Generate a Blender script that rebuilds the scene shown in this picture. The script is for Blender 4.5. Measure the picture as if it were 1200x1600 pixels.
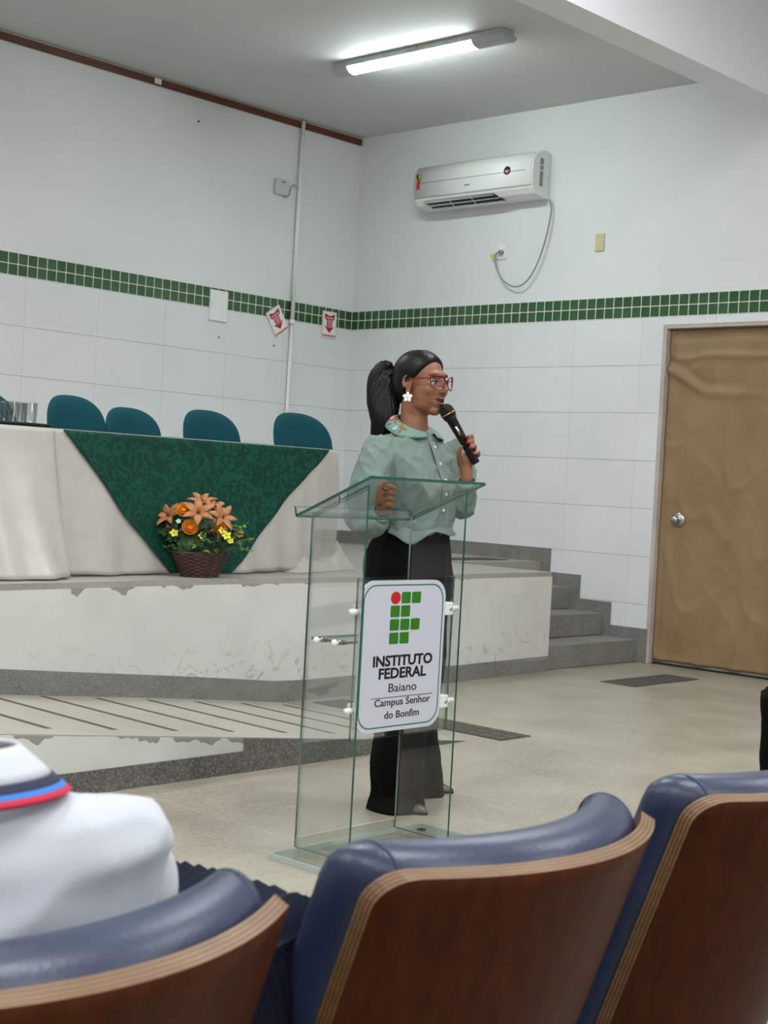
import bpy, bmesh, math, random
import numpy as np
from mathutils import Vector, Matrix, noise

random.seed(7)
for o in list(bpy.data.objects):
    bpy.data.objects.remove(o, do_unlink=True)
scene = bpy.context.scene
COL = scene.collection

# ------------------------------------------------------------------ camera
FPX, YAW, PITCH, ROLL = 2301.44, 0.821903, -0.019129, 0.054611
CAM = np.array([-8.578338, -8.448928, 1.1227])
_f = np.array([math.sin(YAW)*math.cos(PITCH), math.cos(YAW)*math.cos(PITCH), math.sin(PITCH)])
_r0 = np.array([math.cos(YAW), -math.sin(YAW), 0.0]); _u0 = np.cross(_r0, _f)
_r = math.cos(ROLL)*_r0 + math.sin(ROLL)*_u0
_u = -math.sin(ROLL)*_r0 + math.cos(ROLL)*_u0
cd = bpy.data.cameras.new('camera'); cam = bpy.data.objects.new('camera', cd); COL.objects.link(cam)
cd.sensor_fit = 'VERTICAL'; cd.sensor_height = 36.0; cd.lens = FPX*36.0/1600.0
cd.clip_start = 0.05; cd.clip_end = 60
M = Matrix.Identity(4)
for i in range(3):
    M[i][0], M[i][1], M[i][2], M[i][3] = _r[i], _u[i], -_f[i], CAM[i]
cam.matrix_world = M
scene.camera = cam
scene.cycles.transparent_max_bounces = 40
cd.dof.use_dof = True; cd.dof.focus_distance = 5.1; cd.dof.aperture_fstop = 13.0

# ------------------------------------------------------------------ world, lights, exposure
w = bpy.data.worlds.new('world'); scene.world = w; w.use_nodes = True
w.node_tree.nodes['Background'].inputs[0].default_value = (0.80, 0.86, 0.92, 1)
w.node_tree.nodes['Background'].inputs[1].default_value = 0.25
vs = scene.view_settings
vs.view_transform = 'Standard'; vs.look = 'None'; vs.exposure = 0.47; vs.gamma = 1.0; vs.use_curve_mapping = False

def area(name, loc, sx, sy, power, color=(1, 1, 1), rot=(0, 0, 0)):
    l = bpy.data.lights.new(name, 'AREA'); l.shape = 'RECTANGLE'; l.size = sx; l.size_y = sy
    l.energy = power; l.color = color
    o = bpy.data.objects.new(name, l); COL.objects.link(o); o.location = loc; o.rotation_euler = rot
    return o
# the hall's own ceiling lamps (rows of tubes on the hall ceiling, out of the frame)
for lx in (-10.5, -7.0, -3.4):
    for ly in (-5.4, -8.2, -11.0):
        area('hall_lamp', (lx, ly, 4.33), 0.25, 1.3, 56, (0.955, 0.985, 1.0))
# the other tubes of the stage ceiling, left of the frame
for lx in (-5.2, -8.8):
    area('stage_lamp', (lx, -2.05, 3.84), 0.16, 1.1, 34, (0.955, 0.985, 1.0))

# ------------------------------------------------------------------ pixel helpers
def ray(x, y): return _f + _r*(x-600)/FPX - _u*(y-800)/FPX
def atd(x, y, d): return CAM + d*ray(x, y)
def onz(x, y, z=0.0): d = ray(x, y); return CAM + (z-CAM[2])/d[2]*d
def onx(x, y, X=0.0): d = ray(x, y); return CAM + (X-CAM[0])/d[0]*d
def ony(x, y, Y=0.0): d = ray(x, y); return CAM + (Y-CAM[1])/d[1]*d
RH = np.array([_r0[0], _r0[1], 0.0]); FH = np.array([_f[0], _f[1], 0.0]); FH /= np.linalg.norm(FH)
UP = np.array([0, 0, 1.0])

# ------------------------------------------------------------------ materials
def lin(h):
    h = h.lstrip('#'); c = [int(h[i:i+2], 16)/255 for i in (0, 2, 4)]
    return tuple(x/12.92 if x <= .04045 else ((x+.055)/1.055)**2.4 for x in c) + (1,)

DIM = {'floor_terrazzo': .94, 'ramp_concrete': .88, 'stage_concrete': .88, 'walnut_laminate': .66, 'blue_leather': .72, 'white_satin': .80, 'teal_fabric': .8,
       'white_pique': .92, 'green_tile': .85, 'brown_skin': .9, 'sage_collar': .82, 'logo_green': .7, 'sign_white': .80, 'ply_light': .72, 'ply_dark': .8, 'grey_rubber': .62,
       'peach_lily': .8, 'orange_rose': .9, 'stair_granolite': .85, 'washed_granite': .78, 'skirting_granolite': .85, 'rail_wood': .85, 'glass_edge': .8}
def dim(c, name):
    k = DIM.get(name, 1.0)
    return (c[0]*k, c[1]*k, c[2]*k, 1)

class NT:
    def __init__(s, m): s.t = m.node_tree; s.n = s.t.nodes
    def new(s, t, **k):
        n = s.n.new(t)
        for a, b in k.items(): setattr(n, a, b)
        return n
    def link(s, a, b): s.t.links.new(a, b)

def base(name):
    m = bpy.data.materials.new(name); m.use_nodes = True
    return m, NT(m), m.node_tree.nodes['Principled BSDF']

def mat(name, col, rough=.5, metal=0, col2=None, nscale=8, ndet=4, bump=0, bscale=60, spec=.5, stretch=(1, 1, 1),
        coat=0, sheen=0, lo=.35, hi=.65, rnd=0, coord='Object', transm=0, sss=0):
    m, t, p = base(name)
    c = dim(lin(col) if isinstance(col, str) else col, name)
    p.inputs['Base Color'].default_value = c
    p.inputs['Roughness'].default_value = rough; p.inputs['Metallic'].default_value = metal
    p.inputs['Specular IOR Level'].default_value = spec; p.inputs['Coat Weight'].default_value = coat
    p.inputs['Sheen Weight'].default_value = sheen; p.inputs['Transmission Weight'].default_value = transm
    if sss:
        p.inputs['Subsurface Weight'].default_value = sss; p.inputs['Subsurface Radius'].default_value = (.012, .005, .003)
        p.inputs['Subsurface Scale'].default_value = 1
    tc = t.new('ShaderNodeTexCoord'); mp = t.new('ShaderNodeMapping'); mp.inputs['Scale'].default_value = stretch
    t.link(tc.outputs[coord], mp.inputs['Vector'])
    out = None
    if col2:
        nz = t.new('ShaderNodeTexNoise'); nz.inputs['Scale'].default_value = nscale; nz.inputs['Detail'].default_value = ndet
        t.link(mp.outputs[0], nz.inputs['Vector'])
        cr = t.new('ShaderNodeValToRGB'); cr.color_ramp.elements[0].position = lo; cr.color_ramp.elements[1].position = hi
        cr.color_ramp.elements[0].color = c; cr.color_ramp.elements[1].color = dim(lin(col2), name)
        t.link(nz.outputs['Fac'], cr.inputs[0]); out = cr.outputs[0]
    if rnd:
        oi = t.new('ShaderNodeObjectInfo'); hs = t.new('ShaderNodeHueSaturation')
        mr = t.new('ShaderNodeMapRange'); mr.inputs['To Min'].default_value = 1-rnd; mr.inputs['To Max'].default_value = 1+rnd
        t.link(oi.outputs['Random'], mr.inputs[0]); t.link(mr.outputs[0], hs.inputs['Value'])
        if out: t.link(out, hs.inputs['Color'])
        else: hs.inputs['Color'].default_value = c
        out = hs.outputs[0]
    if out: t.link(out, p.inputs['Base Color'])
    if bump:
        nb = t.new('ShaderNodeTexNoise'); nb.inputs['Scale'].default_value = bscale; nb.inputs['Detail'].default_value = 4
        t.link(mp.outputs[0], nb.inputs['Vector'])
        b = t.new('ShaderNodeBump'); b.inputs['Strength'].default_value = bump; b.inputs['Distance'].default_value = .004
        t.link(nb.outputs['Fac'], b.inputs['Height']); t.link(b.outputs[0], p.inputs['Normal'])
    return m

def pane_glass(name, tint=(.972, .987, .981), refl=.04):
    m, t, p = base(name); t.n.remove(p)
    tr = t.new('ShaderNodeBsdfTransparent'); tr.inputs[0].default_value = (*tint, 1)
    gl = t.new('ShaderNodeBsdfGlossy'); gl.inputs['Roughness'].default_value = .02
    fr = t.new('ShaderNodeFresnel'); fr.inputs['IOR'].default_value = 1.45
    mr = t.new('ShaderNodeMath', operation='MULTIPLY'); mr.inputs[1].default_value = refl*8.5
    t.link(fr.outputs[0], mr.inputs[0])
    mx = t.new('ShaderNodeMixShader'); t.link(mr.outputs[0], mx.inputs[0]); t.link(tr.outputs[0], mx.inputs[1]); t.link(gl.outputs[0], mx.inputs[2])
    t.link(mx.outputs[0], t.n['Material Output'].inputs[0])
    return m

def emis(name, col, st):
    m, t, p = base(name)
    p.inputs['Base Color'].default_value = lin('#ffffff'); p.inputs['Emission Color'].default_value = lin(col); p.inputs['Emission Strength'].default_value = st
    return m

MT = {}
MT['plaster'] = mat('wall_paint', '#dfe0e1', .55, col2='#d9dbdc', nscale=1.3, bump=.06, bscale=35)
MT['block'] = mat('painted_block', '#dfe0e1', .42, col2='#d9dbdc', nscale=2.2, bump=.05, bscale=40, rnd=.012)
MT['ceiling'] = mat('ceiling_paint', '#cfd0ce', .7, col2='#c8c9c7', nscale=.8)
MT['beam'] = mat('beam_paint', '#e8e8ec', .6)
MT['tile'] = mat('green_tile', '#27522a', .16, col2='#2f5d2e', nscale=14, spec=.6, rnd=.18, coat=.3)
MT['grout'] = mat('white_grout', '#d9dcd4', .8)
MT['wood_rail'] = mat('rail_wood', '#6e3a20', .5, col2='#552a15', nscale=9, stretch=(.6, 6, 6))
MT['white_plastic'] = mat('white_plastic', '#e6e7e4', .35)
MT['grey_plastic'] = mat('grey_plastic', '#b9bbb8', .45)
MT['router'] = mat('router_plastic', '#c4c5c2', .5)
MT['black'] = mat('black_plastic', '#101112', .45)
MT['dark'] = mat('dark_gap', '#1b1c1c', .8)
MT['cable'] = mat('grey_cable', '#8b8e8d', .5)
MT['beige'] = mat('beige_plastic', '#cbbf9a', .5)
MT['yellow'] = mat('yellow_tag', '#d2c21c', .6)
MT['red'] = mat('sign_red', '#a5142b', .5)
MT['pink_text'] = mat('sign_pink', '#d8a3a8', .5)
MT['chrome'] = mat('chrome', '#d8d8d8', .12, metal=1)
MT['steel'] = mat('brushed_steel', '#bdbab4', .3, metal=1)
MT['lamp'] = emis('lamp_diffuser', '#f2fffc', 52)
MT['lamp_body'] = mat('lamp_body', '#b7bbba', .4)
MT['sticker_y'] = mat('sticker_yellow', '#d3ab27', .6); MT['sticker_r'] = mat('sticker_red', '#c23022', .6); MT['sticker_k'] = mat('sticker_black', '#271916', .6)
MT['grille'] = mat('grille_black', '#141615', .6)

def concrete(name, c1, c2, c3, rough=.45, scale=3, joints=False, spec=.5):
    m, t, p = base(name)
    tc = t.new('ShaderNodeTexCoord'); geo = tc.outputs['Object']
    n1 = t.new('ShaderNodeTexNoise'); n1.inputs['Scale'].default_value = scale; n1.inputs['Detail'].default_value = 6; n1.inputs['Roughness'].default_value = .65
    n2 = t.new('ShaderNodeTexNoise'); n2.inputs['Scale'].default_value = scale*22; n2.inputs['Detail'].default_value = 3
    t.link(geo, n1.inputs['Vector']); t.link(geo, n2.inputs['Vector'])
    cr = t.new('ShaderNodeValToRGB'); e = cr.color_ramp.elements; e[0].position = .32; e[0].color = dim(lin(c1), name); e[1].position = .68; e[1].color = dim(lin(c2), name)
    t.link(n1.outputs['Fac'], cr.inputs[0])
    mx = t.new('ShaderNodeMix', data_type='RGBA'); mr = t.new('ShaderNodeMapRange'); mr.inputs['From Min'].default_value = .46; mr.inputs['From Max'].default_value = .66; mr.inputs['To Max'].default_value = .6
    t.link(n2.outputs['Fac'], mr.inputs[0]); t.link(mr.outputs[0], mx.inputs['Factor']); t.link(cr.outputs[0], mx.inputs['A']); mx.inputs['B'].default_value = dim(lin(c3), name)
    col = mx.outputs['Result']
    if joints:
        sp = t.new('ShaderNodeSeparateXYZ'); t.link(geo, sp.inputs[0])
        fac = None
        for ax, off in ((0, 5.38), (1, 5.44)):
            a = t.new('ShaderNodeMath', operation='ADD'); a.inputs[1].default_value = off + 20; t.link(sp.outputs[ax], a.inputs[0])
            b = t.new('ShaderNodeMath', operation='WRAP'); b.inputs[1].default_value = .5; b.inputs[2].default_value = -.5; t.link(a.outputs[0], b.inputs[0])
            c = t.new('ShaderNodeMath', operation='ABSOLUTE'); t.link(b.outputs[0], c.inputs[0])
            d = t.new('ShaderNodeMath', operation='LESS_THAN'); d.inputs[1].default_value = .0035; t.link(c.outputs[0], d.inputs[0])
            if fac is None: fac = d.outputs[0]
            else:
                g = t.new('ShaderNodeMath', operation='MAXIMUM'); t.link(fac, g.inputs[0]); t.link(d.outputs[0], g.inputs[1]); fac = g.outputs[0]
        h = t.new('ShaderNodeMath', operation='MULTIPLY'); h.inputs[1].default_value = .18; t.link(fac, h.inputs[0])
        m2 = t.new('ShaderNodeMix', data_type='RGBA'); t.link(h.outputs[0], m2.inputs['Factor']); t.link(col, m2.inputs['A']); m2.inputs['B'].default_value = lin('#c9c4b6'); col = m2.outputs['Result']
    t.link(col, p.inputs['Base Color'])
    r = t.new('ShaderNodeMapRange'); r.inputs['To Min'].default_value = rough-.12; r.inputs['To Max'].default_value = rough+.15
    t.link(n1.outputs['Fac'], r.inputs[0]); t.link(r.outputs[0], p.inputs['Roughness']); p.inputs['Specular IOR Level'].default_value = spec
    return m
MT['floor'] = concrete('floor_terrazzo', '#8c8475', '#a69e8f', '#aea798', .36, 2.2, True)
MT['ramp_top'] = concrete('ramp_concrete', '#a09a8e', '#aea99d', '#b6b1a6', .55, 3)
MT['stage_top'] = concrete('stage_concrete', '#98958c', '#a8a59c', '#b1aea6', .5, 3)
MT['stair'] = concrete('stair_granolite', '#77756f', '#8b8984', '#a09e99', .6, 4)
MT['granite'] = concrete('washed_granite', '#55534e', '#6b6963', '#a09e96', .75, 6.5)
MT['granite2'] = concrete('skirting_granolite', '#6c6b66', '#84837e', '#a09f9a', .6, 6)

def worn_paint(name, zlo, zhi, c='#cfcfca', chip='#8d8b85', slope=None):
    """cream paint with scuffs, flaked along the upper edge (attribute 'edge' = height below the edge)"""
    m, t, p = base(name)
    tc = t.new('ShaderNodeTexCoord'); at = t.new('ShaderNodeAttribute'); at.attribute_name = 'edge'
    n1 = t.new('ShaderNodeTexNoise'); n1.inputs['Scale'].default_value = 3; n1.inputs['Detail'].default_value = 5
    n2 = t.new('ShaderNodeTexNoise'); n2.inputs['Scale'].default_value = 5.5; n2.inputs['Detail'].default_value = 3
    n3 = t.new('ShaderNodeTexNoise'); n3.inputs['Scale'].default_value = 11; n3.inputs['Detail'].default_value = 8; n3.inputs['Roughness'].default_value = .7; n3.inputs['Distortion'].default_value = 1.6
    for n in (n1, n2, n3): t.link(tc.outputs['Object'], n.inputs['Vector'])
    cr = t.new('ShaderNodeValToRGB'); e = cr.color_ramp.elements; e[0].position = .35; e[0].color = lin(c); e[1].position = .7; e[1].color = lin('#c4c4bf')
    t.link(n1.outputs['Fac'], cr.inputs[0])
    # scuffs
    s = t.new('ShaderNodeMapRange'); s.inputs['From Min'].default_value = .575; s.inputs['From Max'].default_value = .61; s.inputs['To Max'].default_value = .6
    t.link(n3.outputs['Fac'], s.inputs[0])
    low = t.new('ShaderNodeMapRange'); low.inputs['From Min'].default_value = .22; low.inputs['From Max'].default_value = .40
    t.link(at.outputs['Fac'], low.inputs[0])
    mu = t.new('ShaderNodeMath', operation='MULTIPLY'); t.link(s.outputs[0], mu.inputs[0]); t.link(low.outputs[0], mu.inputs[1])
    m1 = t.new('ShaderNodeMix', data_type='RGBA'); t.link(mu.outputs[0], m1.inputs['Factor']); t.link(cr.outputs[0], m1.inputs['A']); m1.inputs['B'].default_value = lin('#9b978d')
    # chips: edge depth < noise threshold
    th = t.new('ShaderNodeMapRange'); th.inputs['From Min'].default_value = .55; th.inputs['From Max'].default_value = .8; th.inputs['To Min'].default_value = 0.0; th.inputs['To Max'].default_value = .06
    t.link(n2.outputs['Fac'], th.inputs[0])
    lt = t.new('ShaderNodeMath', operation='LESS_THAN'); t.link(at.outputs['Fac'], lt.inputs[0]); t.link(th.outputs[0], lt.inputs[1])
    m2 = t.new('ShaderNodeMix', data_type='RGBA'); t.link(lt.outputs[0], m2.inputs['Factor']); t.link(m1.outputs['Result'], m2.inputs['A']); m2.inputs['B'].default_value = lin(chip)
    t.link(m2.outputs['Result'], p.inputs['Base Color']); p.inputs['Roughness'].default_value = .6
    return m
MT['worn'] = worn_paint('worn_cream_paint', 0, 1)

MT['kraft'] = mat('kraft_paper', '#937a58', .5, col2='#886f4e', nscale=3, bump=.5, bscale=9, spec=.4)
MT['jamb'] = mat('jamb_paint', '#c0b4ad', .6, col2='#b0a49d', nscale=6)
MT['mat_rubber'] = mat('grey_rubber', '#57534b', .8, col2='#6a665d', nscale=90, ndet=2, bump=.6, bscale=120)
MT['strip'] = mat('antislip_strip', '#47433d', .85, col2='#565149', nscale=60)

def damask():
    m, t, p = base('green_damask')
    tc = t.new('ShaderNodeTexCoord'); n = t.new('ShaderNodeTexNoise'); n.inputs['Scale'].default_value = 17; n.inputs['Detail'].default_value = 1.5; n.inputs['Distortion'].default_value = 2.2
    t.link(tc.outputs['Object'], n.inputs['Vector'])
    cr = t.new('ShaderNodeValToRGB'); e = cr.color_ramp.elements; e[0].position = .49; e[0].color = lin('#04352a'); e[1].position = .53; e[1].color = lin('#074536')
    t.link(n.outputs['Fac'], cr.inputs[0]); t.link(cr.outputs[0], p.inputs['Base Color'])
    r = t.new('ShaderNodeMapRange'); r.inputs['From Min'].default_value = .48; r.inputs['From Max'].default_value = .54; r.inputs['To Min'].default_value = .62; r.inputs['To Max'].default_value = .42
    t.link(n.outputs['Fac'], r.inputs[0]); t.link(r.outputs[0], p.inputs['Roughness']); p.inputs['Specular IOR Level'].default_value = .2
    return m
MT['damask'] = damask()
MT['satin'] = mat('white_satin', '#c6c2bb', .38, col2='#bebab3', nscale=9, sheen=.3, spec=.45)
MT['teal'] = mat('teal_fabric', '#0b4751', .85, col2='#0d4c58', nscale=120, bump=.2, bscale=300, spec=.2)
MT['tray'] = mat('black_tray', '#0d0e0f', .35)
MT['tumbler'] = pane_glass('tumbler_glass', (.985, .99, .99), .05)

MT['glass'] = pane_glass('lectern_glass')
MT['glass_edge'] = mat('glass_edge', '#1d5a4a', .15, spec=.6, transm=.25)
MT['acrylic_edge'] = mat('acrylic_edge', '#a8b5ae', .2)
MT['sign_white'] = mat('sign_white', '#d9dbe8', .35)
MT['logo_green'] = mat('logo_green', '#32870f', .4); MT['logo_red'] = mat('logo_red', '#c20f1c', .4)
MT['ink'] = mat('black_ink', '#0b0b10', .4); MT['grey_ink'] = mat('grey_ink', '#33343a', .4); MT['sign_line'] = mat('sign_green_line', '#17694f', .4)

MT['skin'] = mat('brown_skin', '#94664b', .5, col2='#8a5d44', nscale=25, spec=.35, sss=.12)
MT['hair'] = mat('black_hair', '#050505', .42, col2='#090808', nscale=30, stretch=(1, 1, .1), spec=.22, bump=.5, bscale=90)
MT['lips'] = mat('lips', '#84443e', .45); MT['mouth'] = mat('mouth_dark', '#2b1110', .7); MT['teeth'] = mat('teeth', '#d9d3c6', .3)
MT['eye'] = mat('eye_white', '#d8d3cc', .2); MT['iris'] = mat('iris', '#1c110c', .15); MT['brow'] = mat('eyebrow', '#20130f', .8)
MT['nail'] = mat('red_nail', '#8c1024', .2)
MT['frame_red'] = mat('spectacle_frame', '#6c1420', .25); MT['lens'] = pane_glass('spectacle_lens', (.95, .93, .94), .05)
MT['pearl'] = mat('white_enamel', '#efeae6', .25)
MT['trousers'] = mat('black_trousers', '#060606', .85, col2='#0a0a0a', nscale=10, spec=.12)
MT['shoe'] = mat('olive_leather', '#4c463a', .35)
MT['mic'] = mat('mic_black', '#08090a', .35, spec=.3); MT['mic_grille'] = mat('mic_grille', '#0c0d0e', .5, spec=.3, bump=1, bscale=900); MT['brass'] = mat('brass_ring', '#c08a35', .3, metal=.7)

def shirt_mat():
    m, t, p = base('sage_corduroy')
    tc = t.new('ShaderNodeTexCoord'); mp = t.new('ShaderNodeMapping'); mp.inputs['Rotation'].default_value = (0, 0, .82)
    wv = t.new('ShaderNodeTexWave'); wv.inputs['Scale'].default_value = 170; wv.inputs['Distortion'].default_value = .6
    t.link(tc.outputs['Object'], mp.inputs[0]); t.link(mp.outputs[0], wv.inputs['Vector'])
    cr = t.new('ShaderNodeValToRGB'); e = cr.color_ramp.elements; e[0].color = lin('#6c7d73'); e[1].color = lin('#788880')
    t.link(wv.outputs['Fac'], cr.inputs[0]); t.link(cr.outputs[0], p.inputs['Base Color'])
    b = t.new('ShaderNodeBump'); b.inputs['Strength'].default_value = .25; b.inputs['Distance'].default_value = .002
    t.link(wv.outputs['Fac'], b.inputs['Height']); t.link(b.outputs[0], p.inputs['Normal'])
    p.inputs['Roughness'].default_value = .8; p.inputs['Specular IOR Level'].default_value = .25
    return m
MT['shirt'] = shirt_mat()
MT['collar'] = mat('sage_collar', '#83a091', .8, col2='#78958a', nscale=80)
MT['emb_pink'] = mat('pink_thread', '#d0646c', .7); MT['emb_pink2'] = mat('light_pink_thread', '#eb9aa0', .7); MT['emb_brown'] = mat('brown_thread', '#9a6a35', .8); MT['emb_blue'] = mat('blue_thread', '#4f9cc4', .7); MT['emb_pale'] = mat('pale_blue_thread', '#b9d3da', .7)
MT['button'] = mat('pearl_button', '#cfe0d8', .25)

MT['leather'] = mat('blue_leather', '#27324f', .36, col2='#2c3858', nscale=6, bump=.12, bscale=220, spec=.5)
MT['welt'] = mat('dark_blue_welt', '#1d2948', .5)
MT['walnut'] = mat('walnut_laminate', '#522406', .45, col2='#421b04', nscale=7, stretch=(9, 9, .7), spec=.12)
MT['ply_a'] = mat('ply_light', '#9a764e', .45, col2='#84603a', nscale=20, stretch=(1, 1, 6)); MT['ply_b'] = mat('ply_dark', '#5a3a20', .5)
MT['black_metal'] = mat('black_metal', '#141414', .5)
MT['polo'] = mat('white_pique', '#c3c6cf', .85, col2='#bdc0c9', nscale=5, bump=.15, bscale=500, sheen=.2)
MT['navy'] = mat('navy_rib', '#161d3a', .8); MT['royal'] = mat('royal_rib', '#2f6fc0', .8); MT['crimson'] = mat('crimson_rib', '#b01734', .8)
MT['skirt'] = mat('navy_pleats', '#0b1020', .8, col2='#0f1629', nscale=12, spec=.15)

MT['wicker'] = mat('brown_wicker', '#3f2722', .7, col2='#55372f', nscale=30)
MT['lily'] = mat('peach_lily', '#c98a55', .6, col2='#a8683c', nscale=30); MT['rose'] = mat('orange_rose', '#ee9414', .55, col2='#df7d0c', nscale=20)
MT['yellow_fl'] = mat('yellow_blossom', '#e3d23c', .6); MT['leaf'] = mat('green_leaf', '#37543a', .6, col2='#4d6f3d', nscale=9, rnd=.25); MT['leaf2'] = mat('light_leaf', '#6d8c33', .6, rnd=.2)
MT['stamen'] = mat('stamen', '#6e3316', .7); MT['white_bud'] = mat('white_bud', '#d9dccb', .6)

# ------------------------------------------------------------------ mesh helpers
ORG = {}
def props(o, label=None, cat=None, group=None, kind=None):
    if label: o['label'] = label
    if cat: o['category'] = cat
    if group: o['group'] = group
    if kind: o['kind'] = kind
    return o

def thing(name, loc, label=None, cat=None, group=None, kind=None):
    o = bpy.data.objects.new(name, None); COL.objects.link(o); o.location = Vector([float(a) for a in loc]); o.empty_display_size = .1
    ORG[o.name] = np.array([float(a) for a in loc])
    return props(o, label, cat, group, kind)

def mk(name, V, Fc, m, parent=None, smooth=False, mats=None, fm=None, mesh_only=False, loc=None):
    V = np.asarray(V, float)
    org = ORG[parent.name] if parent is not None else (np.array(loc, float) if loc is not None else np.zeros(3))
    me = bpy.data.meshes.new(name)
    me.from_pydata((V-org).tolist(), [], [list(map(int, q)) for q in Fc]); me.update()
    for x in (mats or [m]): me.materials.append(x)
    if fm is not None: me.polygons.foreach_set('material_index', np.asarray(fm, dtype=np.int32))
    if smooth: me.polygons.foreach_set('use_smooth', [True]*len(me.polygons))
    bm = bmesh.new(); bm.from_mesh(me); bmesh.ops.recalc_face_normals(bm, faces=bm.faces); bm.to_mesh(me); bm.free()
    if mesh_only: return me
    return link(name, me, parent, org)

def link(name, me, parent=None, org=None):
    o = bpy.data.objects.new(name, me); COL.objects.link(o)
    if parent is not None:
        o.parent = parent; ORG[o.name] = ORG[parent.name]
    elif org is not None:
        o.location = Vector(org.tolist()); ORG[o.name] = np.array(org)
    else: ORG[o.name] = np.zeros(3)
    return o

def join(*ps):
    V, Fc, n = [], [], 0
    for v, f in ps:
        v = np.asarray(v, float); V.append(v); Fc += [[i+n for i in q] for q in f]; n += len(v)
    return np.concatenate(V), Fc

def g_box(lo, hi):
    x0, y0, z0 = lo; x1, y1, z1 = hi
    V = [(x0, y0, z0), (x1, y0, z0), (x1, y1, z0), (x0, y1, z0), (x0, y0, z1), (x1, y0, z1), (x1, y1, z1), (x0, y1, z1)]
    return np.array(V, float), [[0, 3, 2, 1], [4, 5, 6, 7], [0, 1, 5, 4], [1, 2, 6, 5], [2, 3, 7, 6], [3, 0, 4, 7]]

def box(name, lo, hi, m, parent=None, bevel=0, loc=None, seg=2, smooth=False):
    lo = [min(a, b) for a, b in zip(lo, hi)] if False else lo
    V, Fc = g_box(lo, hi)
    o = mk(name, V, Fc, m, parent, loc=loc)
    if bevel: bev(o, bevel, seg)
    return o

def bev(o, wdt, seg=2):
    bm = bmesh.new(); bm.from_mesh(o.data)
    bmesh.ops.bevel(bm, geom=list(bm.edges), offset=wdt, segments=seg, profile=.5, affect='EDGES', clamp_overlap=True)
    bm.to_mesh(o.data); bm.free()

def g_tube(P, rad, n=12, side=None, caps=True, closed=False):
    """tube along P; rad: list of scalars or (a,b); side: reference vector(s) for axis a"""
    P = np.asarray(P, float); k = len(P)
    T = np.zeros_like(P)
    for i in range(k):
        a = P[(i-1) % k] if (closed or i > 0) else P[i]; b = P[(i+1) % k] if (closed or i < k-1) else P[i]
        T[i] = (b-a)/max(np.linalg.norm(b-a), 1e-9)
    ref = np.array(side if side is not None else ((0, 0, 1) if abs(T[0][2]) < .9 else (1, 0, 0)), float)
    V = []
    prev = None
    for i in range(k):
        base_ = ref if (side is not None or prev is None) else prev
        A = base_ - T[i]*(base_ @ T[i]); na = np.linalg.norm(A)
        if na < 1e-5: A = np.cross(T[i], [1, .3, .2]); na = np.linalg.norm(A)
        A /= na; B = np.cross(T[i], A); prev = A
        ri = rad[i] if hasattr(rad, '__len__') else rad
        ra, rb = (ri if hasattr(ri, '__len__') else (ri, ri))
        for j in range(n):
            th = 2*math.pi*j/n; V.append(P[i] + A*ra*math.cos(th) + B*rb*math.sin(th))
    Fc = []
    for i in range(k if closed else k-1):
        for j in range(n):
            a = i*n+j; b = i*n+(j+1) % n; i2 = (i+1) % k
            Fc.append([a, b, i2*n+(j+1) % n, i2*n+j])
    if caps and not closed:
        Fc.append(list(range(n))[::-1]); Fc.append([(k-1)*n+j for j in range(n)])
    return np.array(V), Fc

def spline(P, m=6):
    """Catmull-Rom through rows of P (any columns)"""
    P = np.asarray(P, float); out = []
    for i in range(len(P)-1):
        p0 = P[max(i-1, 0)]; p1 = P[i]; p2 = P[i+1]; p3 = P[min(i+2, len(P)-1)]
        for s in range(m):
            t = s/m
            out.append(.5*((2*p1)+(-p0+p2)*t+(2*p0-5*p1+4*p2-p3)*t*t+(-p0+3*p1-3*p2+p3)*t**3))
    out.append(P[-1]); return np.array(out)

def stube(P, R, n=12, m=5, side=None):
    R = np.array([(r if hasattr(r, '__len__') else (r, r)) for r in R], float)
    Q = spline(np.hstack([np.asarray(P, float), R]), m)
    return g_tube(Q[:, :3], [tuple(x) for x in np.maximum(Q[:, 3:], 1e-4)], n, side)

def g_ell(c, rad, axes=None, nu=20, nv=12):
    ax = np.array(axes if axes is not None else np.eye(3), float); c = np.asarray(c, float)
    V, Fc = [], []
    for i in range(1, nv):
        ph = math.pi*i/nv
        for j in range(nu):
            th = 2*math.pi*j/nu
            l = (rad[0]*math.sin(ph)*math.cos(th), rad[1]*math.sin(ph)*math.sin(th), rad[2]*math.cos(ph))
            V.append(c + l[0]*ax[0]+l[1]*ax[1]+l[2]*ax[2])
    top = len(V); V.append(c+rad[2]*ax[2]); bot = len(V); V.append(c-rad[2]*ax[2])
    for i in range(nv-2):
        for j in range(nu):
            Fc.append([i*nu+j, i*nu+(j+1) % nu, (i+1)*nu+(j+1) % nu, (i+1)*nu+j])
    for j in range(nu):
        Fc.append([top, (j+1) % nu, j]); Fc.append([bot, (nv-2)*nu+j, (nv-2)*nu+(j+1) % nu])
    return np.array(V), Fc

def g_lathe(prof, n=24, c=(0, 0, 0), axes=None):
    ax = np.array(axes if axes is not None else np.eye(3), float); c = np.asarray(c, float)
    V, Fc = [], []
    for r, z in prof:
        for j in range(n):
            th = 2*math.pi*j/n; V.append(c + ax[0]*r*math.cos(th) + ax[1]*r*math.sin(th) + ax[2]*z)
    for i in range(len(prof)-1):
        for j in range(n):
            Fc.append([i*n+j, i*n+(j+1) % n, (i+1)*n+(j+1) % n, (i+1)*n+j])
    Fc.append(list(range(n))[::-1]); Fc.append([(len(prof)-1)*n+j for j in range(n)])
    return np.array(V), Fc

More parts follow.
